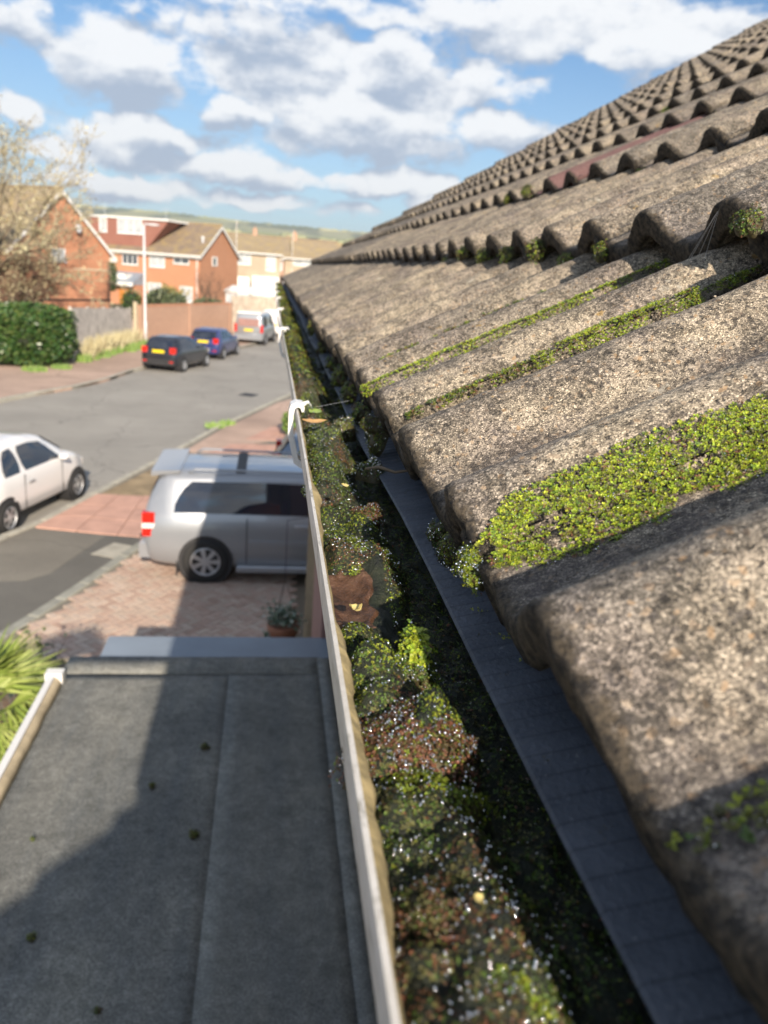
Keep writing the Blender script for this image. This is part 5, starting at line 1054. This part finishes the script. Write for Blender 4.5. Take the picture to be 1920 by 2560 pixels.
# bushes and trees round the houses
leafbush('evergreen_bush', (-8.75, 70, 0), (3.5, 3, 2.15), 1500, 'grey green bush in front of the terrace, right of the lamp post', 'bushleaf', .16)
leafbush('evergreen_bush', (-11.3, 69, 0), (1.6, 1.6, 1.9), 500, 'dark bush left of the orange door', 'laurel', .14)
leafbush('evergreen_bush', (-5.0, 69, 0), (3.6, 2, 1.7), 900, 'dull olive bush along the top of the brick wall', 'bushleaf', .15)
leafbush('conifer', (-13.0, 70, 1.6), (.9, .9, 2.5), 400, 'narrow dark conifer against the left corner of the terrace', 'laurel', .12)
def tree(name, loc, h, label, seed, spread=.5, levels=5, mat='twig', r0=.12, n0=3, buds=0, budmat='catkin', lean=(0, 0), budsize=.06, split=3):
    R_ = random.Random(seed); t_ = thing(name, loc, label, 'tree'); tk = MB(); tw = MB(); tips = []
    def grow(p, d, l, r, lv):
        pts = [p]; dd = Vector(d)
        for i in range(3): dd = (dd + Vector((R_.gauss(0, .16), R_.gauss(0, .16), R_.gauss(.03, .10)))).normalized(); pts.append(pts[-1] + dd * l / 3)
        (tk if lv >= levels - 2 else tw).tube(pts, [r, r * .88, r * .76, r * .64], 7 if lv >= levels - 2 else 3, False)
        if lv <= 1: tips.append(pts)
        if lv == 0: return
        for i in range(split):
            ax = Vector((R_.gauss(0, 1), R_.gauss(0, 1), R_.gauss(0, .5))).normalized(); nd_ = (dd + ax * spread * R_.uniform(.8, 1.5)).normalized(); o_ = pts[-1] if i == 0 else pts[R_.randint(1, 3)]; grow(o_, nd_, l * R_.uniform(.62, .82), max(.011, r * .58), lv - 1)
    for i in range(n0): grow(Vector((R_.gauss(0, .05), R_.gauss(0, .05), -.1)), Vector((R_.gauss(lean[0], .22), R_.gauss(lean[1], .22), 1)), h * .30, r0, levels)
    part('trunk', tk, M['bark'], t_, smooth=True); part('crown', tw, M[mat], t_, kind='stuff')
    if buds: V, F = leafcloud(buds, lambda i: tuple(Vector(R_.choice(tips)[R_.randint(0, 3)]) + Vector((R_.gauss(0, .06), R_.gauss(0, .06), R_.gauss(0, .06)))), budsize); leafobj('buds', V, F, M[budmat], t_, kind='stuff')
    return t_
tree('bare_tree', (-14.0, 43.5, 0), 12.2, 'tall pale leafless tree in front of the left house', 11, .55, 6, r0=.15, n0=3, buds=6500, lean=(.10, 0), budsize=.075)
tree('bare_tree', (-12.3, 41.0, 0), 5.6, 'lower bushy bare tree over the laurel hedge', 12, .75, 6, 'twig_red', .09, 4, 5000, budsize=.06)
tree('bare_tree', (-15.3, 40.5, 0), 6.2, 'pale budding tree at the left edge above the hedge', 13, .7, 6, 'twig', .10, 4, 5000, budsize=.06)
tree('yellow_tree', (-7.6, 71, 0), 3.9, 'small yellow leaved tree in front of the terrace', 14, .6, 4, 'twig', .06, 3, 1500, 'yellowleaf', budsize=.11)
tree('bare_tree', (-4.9, 71, 0), 4.9, 'small bare tree in front of the terrace gable', 15, .5, 4, 'twig_red', .06, 4)

# ================================================================== cars
def interp(tab, x):
    if x <= tab[0][0]: return tab[0][1]
    for (x0, y0), (x1, y1) in zip(tab, tab[1:]):
        if x <= x1:
            q = (x - x0) / (x1 - x0); return y0 + (y1 - y0) * q
    return tab[-1][1]
def build_car(name, loc, rotz, label, L, W, top, belt, bot, wheels, wr, paintm, sidewin, rear_glass, front_glass, group=None, tum=.16, plates=True, spokes=7, mould=None, taper=None, cat='car'):
    """x runs from the rear (0) to the nose (L). top/belt/bot: tables of height along x."""
    car = thing(name, loc, label, cat, rotz, group)
    hw = W / 2; tp = taper or [(0, .84), (.12, .93), (.5, 1), (L - .7, 1), (L - .2, .88), (L, .66)]
    def ring(x):
        zt, zb, z0 = interp(top, x), interp(belt, x), interp(bot, x); w = hw * interp(tp, x); gh = max(0, zt - zb); wt = w - tum * min(1, gh / .45) * 1.0 - .03
        P = [(0, z0), (w * .86, z0), (w * .97, z0 + .07), (w, z0 + (zb - z0) * .40), (w * 1.0, z0 + (zb - z0) * .66), (w * .975, zb - .02)]
        if gh > .12: P += [(w * .955, zb + .01), (w * .955 + (wt - w * .955) * .5, zb + gh * .47), (wt, zt - .09), (wt - .05, zt - .03), (wt * .6, zt - .003), (0, zt)]
        else: P += [(w * .94, zb + gh * .3), (w * .90, zb + gh * .6), (w * .82, zb + gh * .85), (w * .6, zt - .008), (w * .35, zt - .002), (0, zt)]
        return P
    xs = sorted(set([0, .03, .08, .16] + [i * L / 44 for i in range(1, 44)] + [L - .16, L - .08, L - .03, L]))
    V = []; n = None
    for x in xs:
        P = ring(x); sh = 0
        row = [(x, y, z) for y, z in P] + [(x, -y, z) for y, z in P[-2:0:-1]]; n = len(row); V += row
    F = [(a * n + i, (a + 1) * n + i, (a + 1) * n + (i + 1) % n, a * n + (i + 1) % n) for a in range(len(xs) - 1) for i in range(n)] + [tuple(range(n)), tuple(range((len(xs)) * n - 1, (len(xs) - 1) * n - 1, -1))]
    mb = MB().add([(x, y, z) for x, y, z in V], F); body = part('body', mb, paintm, car, smooth=True)
    def side_pt(x, t_):          # t 0 at belt, 1 at roof edge
        P = ring(x); a, b, c = P[6], P[7], P[8]; q = t_ * 2
        if q < 1: y, z = a[0] + (b[0] - a[0]) * q, a[1] + (b[1] - a[1]) * q
        else: y, z = b[0] + (c[0] - b[0]) * (q - 1), b[1] + (c[1] - b[1]) * (q - 1)
        return y, z
    for s_ in (1, -1):
        for (x0, x1, x2, x3) in sidewin:    # bottom left, top left, top right, bottom right
            vs = []; nx, nz = 12, 5
            for j in range(nz):
                t_ = j / (nz - 1); rr = 1 - abs(2 * t_ - 1) ** 5 * .0
                xa = x0 + (x1 - x0) * t_; xb = x3 + (x2 - x3) * t_; ins = .05 * (abs(2 * t_ - 1) ** 4)
                for i in range(nx): x = xa + ins + (xb - xa - 2 * ins) * i / (nx - 1); y, z = side_pt(x, .04 + .90 * t_); vs.append((x, s_ * (y + .008), z))
            part('side_window', MB().add(vs, [(j * nx + i, j * nx + i + 1, (j + 1) * nx + i + 1, (j + 1) * nx + i) for j in range(nz - 1) for i in range(nx - 1)]), M['carglass'], car, smooth=True)
    def top_glass(nm, x0, x1, k=.86):
        vs = []; nx, ny = 9, 7
        for i in range(nx):
            x = x0 + (x1 - x0) * i / (nx - 1); zt = interp(top, x); zb = interp(belt, x); w = hw * interp(tp, x); gh = max(0, zt - zb); wt = (w - tum * min(1, gh / .45) - .07) * k / .86
            sl = (interp(top, x + .02) - interp(top, x - .02)) / .04; nl = math.sqrt(1 + sl * sl)
            for j in range(ny): y = wt * (2 * j / (ny - 1) - 1); vs.append((x - sl / nl * .012, y * .97, zt + .010 / nl - .010 * abs(y / wt) ** 3))
        part(nm, MB().add(vs, [(i * ny + j, (i + 1) * ny + j, (i + 1) * ny + j + 1, i * ny + j + 1) for i in range(nx - 1) for j in range(ny - 1)]), M['carglass'], car, smooth=True)
    if front_glass: top_glass('windscreen', *front_glass)
    if rear_glass: top_glass('rear_window', *rear_glass)
    for wx in wheels:
        for s_ in (1, -1):
            w = hw * interp(tp, wx); mb = MB().disc((wx, s_ * (w - .30), wr), (0, s_, 0), wr + .055, .303, 26); part('wheel_arch', mb, M['trim'], car)
            wh = obj('wheel', MB().disc((0, s_ * -.2, 0), (0, s_, 0), wr * .9, .19, 20).mesh('wheel', M['trim']), car, (wx, s_ * (w - .0), wr))
            pr = [(wr * .62, .02), (wr * .68, .032), (wr * .93, .030), (wr, .005), (wr, -.17), (wr * .9, -.19)]; vs = []; K = 28
            for r, h in pr:
                for j in range(K): vs.append((r * math.cos(2 * PI * j / K), s_ * h, r * math.sin(2 * PI * j / K)))
            part('tyre', MB().add(vs, [(i * K + j, i * K + (j + 1) % K, (i + 1) * K + (j + 1) % K, (i + 1) * K + j) for i in range(len(pr) - 1) for j in range(K)]), M['tyre'], wh, smooth=True)
            rm = MB(); vs = []
            for r, h in [(wr * .64, .026), (wr * .60, .030), (wr * .56, .012)]:
                for j in range(K): vs.append((r * math.cos(2 * PI * j / K), s_ * h, r * math.sin(2 * PI * j / K)))
            rm.add(vs, [(i * K + j, i * K + (j + 1) % K, (i + 1) * K + (j + 1) % K, (i + 1) * K + j) for i in range(2) for j in range(K)])
            rm.disc((0, s_ * .0, 0), (0, s_, 0), wr * .15, .028, 12)
            for q in range(spokes):
                a = 2 * PI * q / spokes; c, d = math.cos(a), math.sin(a); t1, t2 = wr * .07, wr * .11
                rm.add([(c * wr * .1 - d * t1, s_ * .026, d * wr * .1 + c * t1), (c * wr * .1 + d * t1, s_ * .026, d * wr * .1 - c * t1), (c * wr * .6 + d * t2, s_ * .018, d * wr * .6 - c * t2), (c * wr * .6 - d * t2, s_ * .018, d * wr * .6 + c * t2)], [(0, 1, 2, 3)])
            part('rim', rm, M['alloy'], wh)
    if plates:
        zp = interp(bot, .05) + .48; part('number_plate', MB().box((-.022, -.26, zp), (-.006, .26, zp + .115)), M['plate'], car)
    return car, ring, side_pt
def world_from(car, p): return p
def lamps(car, specs):
    for (nm, a, b, mat) in specs:
        for s_ in (1, -1):
            y0, y1 = sorted((s_ * a[1], s_ * b[1])); part(nm, MB().box((a[0], y0, a[2]), (b[0], y1, b[2])), M[mat], car)
def doorlines(car, ring, xs, z0, z1):
    for x in xs:
        for s_ in (1, -1):
            P = ring(x); w = max(p[0] for p in P); part('door_seam', MB().box((x - .006, s_ * (w + .001) - .003, z0), (x + .006, s_ * (w + .001) + .003, z1)), M['trim'], car)
# silver people carrier on our drive
van, ring, sp = build_car('people_carrier', (-1.72, 11.98, Gz), 0.0, 'silver people carrier with roof rails parked on the block paved drive', 4.9, 1.86,
    [(0, .98), (.03, 1.12), (.12, 1.36), (.22, 1.54), (.32, 1.59), (1.6, 1.615), (2.6, 1.60), (3.1, 1.53), (3.9, 1.12), (4.1, 1.06), (4.7, .92), (4.9, .72)],
    [(0, .98), (.2, 1.0), (.5, 1.02), (3.4, 1.02), (4.0, 1.0), (4.7, .84), (4.9, .64)], [(0, .38), (.12, .26), (.5, .22), (4.5, .2), (4.9, .3)], (.88, 3.78), .335, M['silver'],
    [(.38, .62, 2.452, 2.452), (2.465, 2.465, 2.85, 3.45)], (.05, .20), (3.12, 3.88), tum=.15, cat='people carrier', taper=[(0, .86), (.06, .92), (.3, .985), (.6, 1), (4.1, 1), (4.6, .88), (4.9, .62)])
lamps(van, [('tail_lamp', (-.012, .735, .68), (.16, .868, 1.03), 'redlamp'), ('reversing_lamp', (-.016, .74, .80), (.163, .871, .875), 'clearlamp'), ('headlamp', (4.55, .5, .62), (4.80, .72, .78), 'clearlamp')])
doorlines(van, ring, (1.46, 2.46, 3.35), .32, 1.0)
for s_ in (1, -1):
    w = .93
    part('roof_rail', MB().tube([(.62, s_ * .66, 1.58), (.72, s_ * .66, 1.64), (2.7, s_ * .66, 1.63), (2.85, s_ * .66, 1.55)], .020, 6), M['silver'], van, smooth=True)
    part('side_moulding', MB().box((1.50, s_ * .945 - .012, .60), (3.3, s_ * .945 + .012, .67)), M['silver'], van)
    part('side_step', MB().bbox((1.32, s_ * .93 - .06, .20), (3.3, s_ * .93 + .06, .29), .02), M['silver'], van)
    for x in (2.14, 2.62): part('door_handle', MB().bbox((x, s_ * .955 - .014, .885), (x + .22, s_ * .955 + .014, .925), .008), M['alloy'], van)
    part('door_mirror', MB().ball((3.3, s_ * 1.04, 1.08), 1, 10, 6, (.09, .11, .08)), M['silver'], van, smooth=True)
part('rear_spoiler', MB().add([(.10, -.70, 1.53), (.50, -.70, 1.585), (.50, .70, 1.585), (.10, .70, 1.53), (.10, -.70, 1.60), (.50, -.70, 1.627), (.50, .70, 1.627), (.10, .70, 1.60)], [(0, 3, 2, 1), (4, 5, 6, 7), (0, 1, 5, 4), (1, 2, 6, 5), (2, 3, 7, 6), (3, 0, 4, 7)]), M['silver'], van)
part('rear_bumper', MB().bbox((-.07, -.82, .34), (.30, .82, .60), .05), M['silver'], van)
part('mud_flap', MB().box((.46, .70, .10), (.48, .90, .34)).box((.46, -.90, .10), (.48, -.70, .34)), M['trim'], van)
part('tow_bar', MB().tube([(.1, 0, .3), (-.14, 0, .32), (-.16, 0, .42)], .025, 6), M['trim'], van)
part('roof_panel_gap', MB().box((1.28, -.60, 1.59), (1.42, .60, 1.627)), M['trim'], van)
# white hatchback at the kerb
fi, ring, sp = build_car('small_hatchback', (-5.12, 12.92, 0), math.atan2(2.32, .60), 'small rounded white hatchback parked at the near kerb on the left', 3.55, 1.62,
    [(0, .85), (.05, 1.02), (.25, 1.28), (.5, 1.43), (.9, 1.485), (1.5, 1.49), (2.0, 1.42), (2.65, 1.03), (2.8, .98), (3.3, .84), (3.5, .62), (3.55, .5)],
    [(0, .85), (.3, .93), (2.3, .93), (2.75, .90), (3.3, .74), (3.55, .46)], [(0, .36), (.2, .26), (3.2, .22), (3.55, .3)], (.58, 2.88), .295, M['whitecar'],
    [(.55, .72, 1.02, 1.08), (1.15, 1.12, 1.92, 2.42)], (.04, .34), (2.08, 2.62), tum=.17, plates=True, spokes=6, taper=[(0, .78), (.15, .9), (.5, .99), (1, 1), (2.9, 1), (3.3, .86), (3.55, .6)])
lamps(fi, [('tail_lamp', (-.005, .60, .72), (.09, .72, .95), 'redlamp'), ('headlamp', (3.30, .48, .55), (3.46, .64, .70), 'clearlamp')]); doorlines(fi, ring, (1.1, 2.35), .3, .92)
for s_ in (1, -1):
    part('door_mirror', MB().ball((2.28, s_ * .88, .98), 1, 10, 6, (.07, .10, .06)), M['whitecar'], fi, smooth=True); part('door_handle', MB().box((1.2, s_ * .822 - .012, .74), (1.38, s_ * .822 + .012, .77)), M['alloy'], fi)
    part('bumper_corner', MB().ball((3.40, s_ * .42, .42), 1, 10, 6, (.12, .16, .10)), M['trim'], fi, smooth=True)
# black and blue hatchbacks on the far side
HT = [(0, .78), (.04, .95), (.30, 1.28), (.55, 1.42), (1.2, 1.46), (1.9, 1.42), (2.75, 1.02), (2.9, .98), (3.7, .82), (3.92, .55)]
HB = [(0, .78), (.3, .92), (2.6, .92), (3.0, .9), (3.7, .74), (3.92, .5)]; HO_ = [(0, .34), (.2, .24), (3.6, .2), (3.92, .3)]
def hatch(name, loc, rot, label, pm, k=1.0):
    c, ring, sp = build_car(name, loc, rot, label, 3.92, 1.68, HT, HB, HO_, (.66, 3.15), .30, pm, [(.50, .70, 1.35, 1.35), (1.42, 1.42, 1.85, 2.55)], (.05, .38), (2.0, 2.7), tum=.18, spokes=8, taper=[(0, .86), (.1, .94), (.5, 1), (3.1, 1), (3.7, .84), (3.92, .62)])
    lamps(c, [('tail_lamp', (-.008, .50, .78), (.14, .745, 1.03), 'redlamp'), ('headlamp', (3.6, .5, .6), (3.8, .68, .76), 'clearlamp')]); doorlines(c, ring, (1.38, 2.5), .3, .9)
    part('rear_bumper', MB().bbox((-.05, -.70, .30), (.22, .70, .55), .04), M['trim'] if pm is M['blackcar'] else pm, c)
    part('reflector', MB().box((-.056, .50, .42), (-.045, .68, .47)).box((-.056, -.68, .42), (-.045, -.50, .47)), M['redlamp'], c)
    for s_ in (1, -1): part('door_mirror', MB().ball((2.45, s_ * .92, .98), 1, 8, 6, (.07, .1, .06)), pm, c, smooth=True)
    return c
hatch('hatchback', (-4.62, 34.6, 0), math.atan2(2.15, .70), 'black hatchback with a yellow plate parked in front of the lamp post', M['blackcar'])
b = hatch('hatchback', (-3.25, 40.1, 0), math.atan2(2.8, .66), 'dark blue hatchback parked ahead of the black one', M['bluecar'])
VT = [(0, 1.55), (.04, 1.75), (.15, 1.82), (2.4, 1.84), (2.9, 1.75), (3.6, 1.15), (4.1, 1.0), (4.3, .7)]
c, ring, sp = build_car('small_van', (-1.32, 48.7, 0), math.atan2(3.04, .6), 'pale silver van with a pink tinged rear parked near the end fence', 4.3, 1.78, VT, [(0, 1.0), (3.4, 1.05), (3.7, 1.0), (4.3, .62)], [(0, .36), (.2, .26), (4.3, .3)], (.75, 3.45), .32, M['silver'],
    [(.35, .4, 1.2, 1.25), (2.3, 2.3, 2.8, 3.3)], None, (2.95, 3.55), tum=.10, cat='van', taper=[(0, .94), (.1, .98), (.4, 1), (3.6, 1), (4.3, .66)])
part('rear_window', MB().box((-.012, -.62, 1.08), (-.002, .62, 1.52)), M['maroon'], c); lamps(c, [('tail_lamp', (-.01, .70, .75), (.10, .86, 1.2), 'redlamp')]); part('rear_bumper', MB().bbox((-.08, -.84, .32), (.2, .84, .62), .04), M['silver'], c)
part('roof_cap', MB().bbox((.1, -.70, 1.80), (2.5, .70, 1.90), .05), M['whitecar'], c)
c, ring, sp = build_car('small_van', (.15, 54.3, 0), math.atan2(3.04, .6), 'white and teal vehicle beyond the pale van, half hidden by the gutter', 4.3, 1.78, VT, [(0, 1.0), (3.4, 1.05), (3.7, 1.0), (4.3, .62)], [(0, .36), (.2, .26), (4.3, .3)], (.75, 3.45), .32, M['whitecar'], [(.35, .4, 1.2, 1.25), (2.3, 2.3, 2.8, 3.3)], None, (2.95, 3.55), tum=.10, cat='van', taper=[(0, .94), (.1, .98), (.4, 1), (3.6, 1), (4.3, .66)])
lamps(c, [('tail_lamp', (-.01, .70, .75), (.10, .86, 1.2), 'redlamp')])
hatch('hatchback', (.15, 15.9, Gz), -.06, 'blue grey hatchback mostly hidden beyond the people carrier and gutter', M['bluegrey'])

# street and house odds and ends
mc = MB().bbox((-.33, -.28, .002), (.33, .28, .010), .004)
for i in range(5): mc.box((-.27, -.22 + .1 * i, .0105), (.27, -.17 + .1 * i, .014))
o = part('drain_cover', mc, M['trim'], None); o.location = (-.75, 29.6, 0); o.rotation_euler = (0, 0, 1.2); tag(o, 'dark iron drain cover in the road beyond the people carrier', 'drain cover')
o = part('inspection_cover', MB().bbox((-.3, -.22, 0), (.3, .22, .008), .003), M['kerb'], None); o.location = (-2.35, 12.35, Gz - .002); o.rotation_euler = (0, 0, 1.15); tag(o, 'small pale inspection cover in the dark pavement behind the people carrier', 'cover')
part('downpipe', MB().tube([(-9.9, -.10, 4.85), (-9.9, -.10, 3.1)], .05, 6), M['trim'], g2); part('downpipe', MB().tube([(-.25, -.10, 4.85), (-.25, -.10, .1)], .05, 6), M['white'], g2)
part('downpipe', MB().tube([(W1 - .2, -.10, E1 - .5), (W1 - .2, -.10, .1)], .045, 6), M['trim'], g1)
for hx, hy, hz in ((-6.0, D2 / 2, A2 + .1), (-13.0, D2 / 2, A2 + .2)):
    a_ = MB().tube([(hx, hy, hz), (hx, hy, hz + 1.3)], .02, 4).tube([(hx - .5, hy, hz + 1.25), (hx + .5, hy, hz + 1.25)], .015, 4)
    for q in range(6): a_.tube([(hx - .4 + .16 * q, hy - .22, hz + 1.25), (hx - .4 + .16 * q, hy + .22, hz + 1.25)], .01, 3)
    part('aerial', a_, M['pole'], g2)
# ================================================================== air between here and the downs
t = bpy.data.materials.new('thin_haze'); t.use_nodes = True; nt = t.node_tree; nt.nodes.clear()
pv = nt.nodes.new('ShaderNodeVolumePrincipled'); pv.inputs['Density'].default_value = 0.00030; pv.inputs['Color'].default_value = (.86, .92, 1.0, 1); pv.inputs['Anisotropy'].default_value = .2
mo = nt.nodes.new('ShaderNodeOutputMaterial'); nt.links.new(pv.outputs[0], mo.inputs['Volume'])
hz = obj('haze', MB().box((-3020, -420, -1.2), (3020, 5020, 110)).mesh('haze', t)); hz['kind'] = 'stuff'; hz['label'] = 'thin pale haze softening the distant hills'
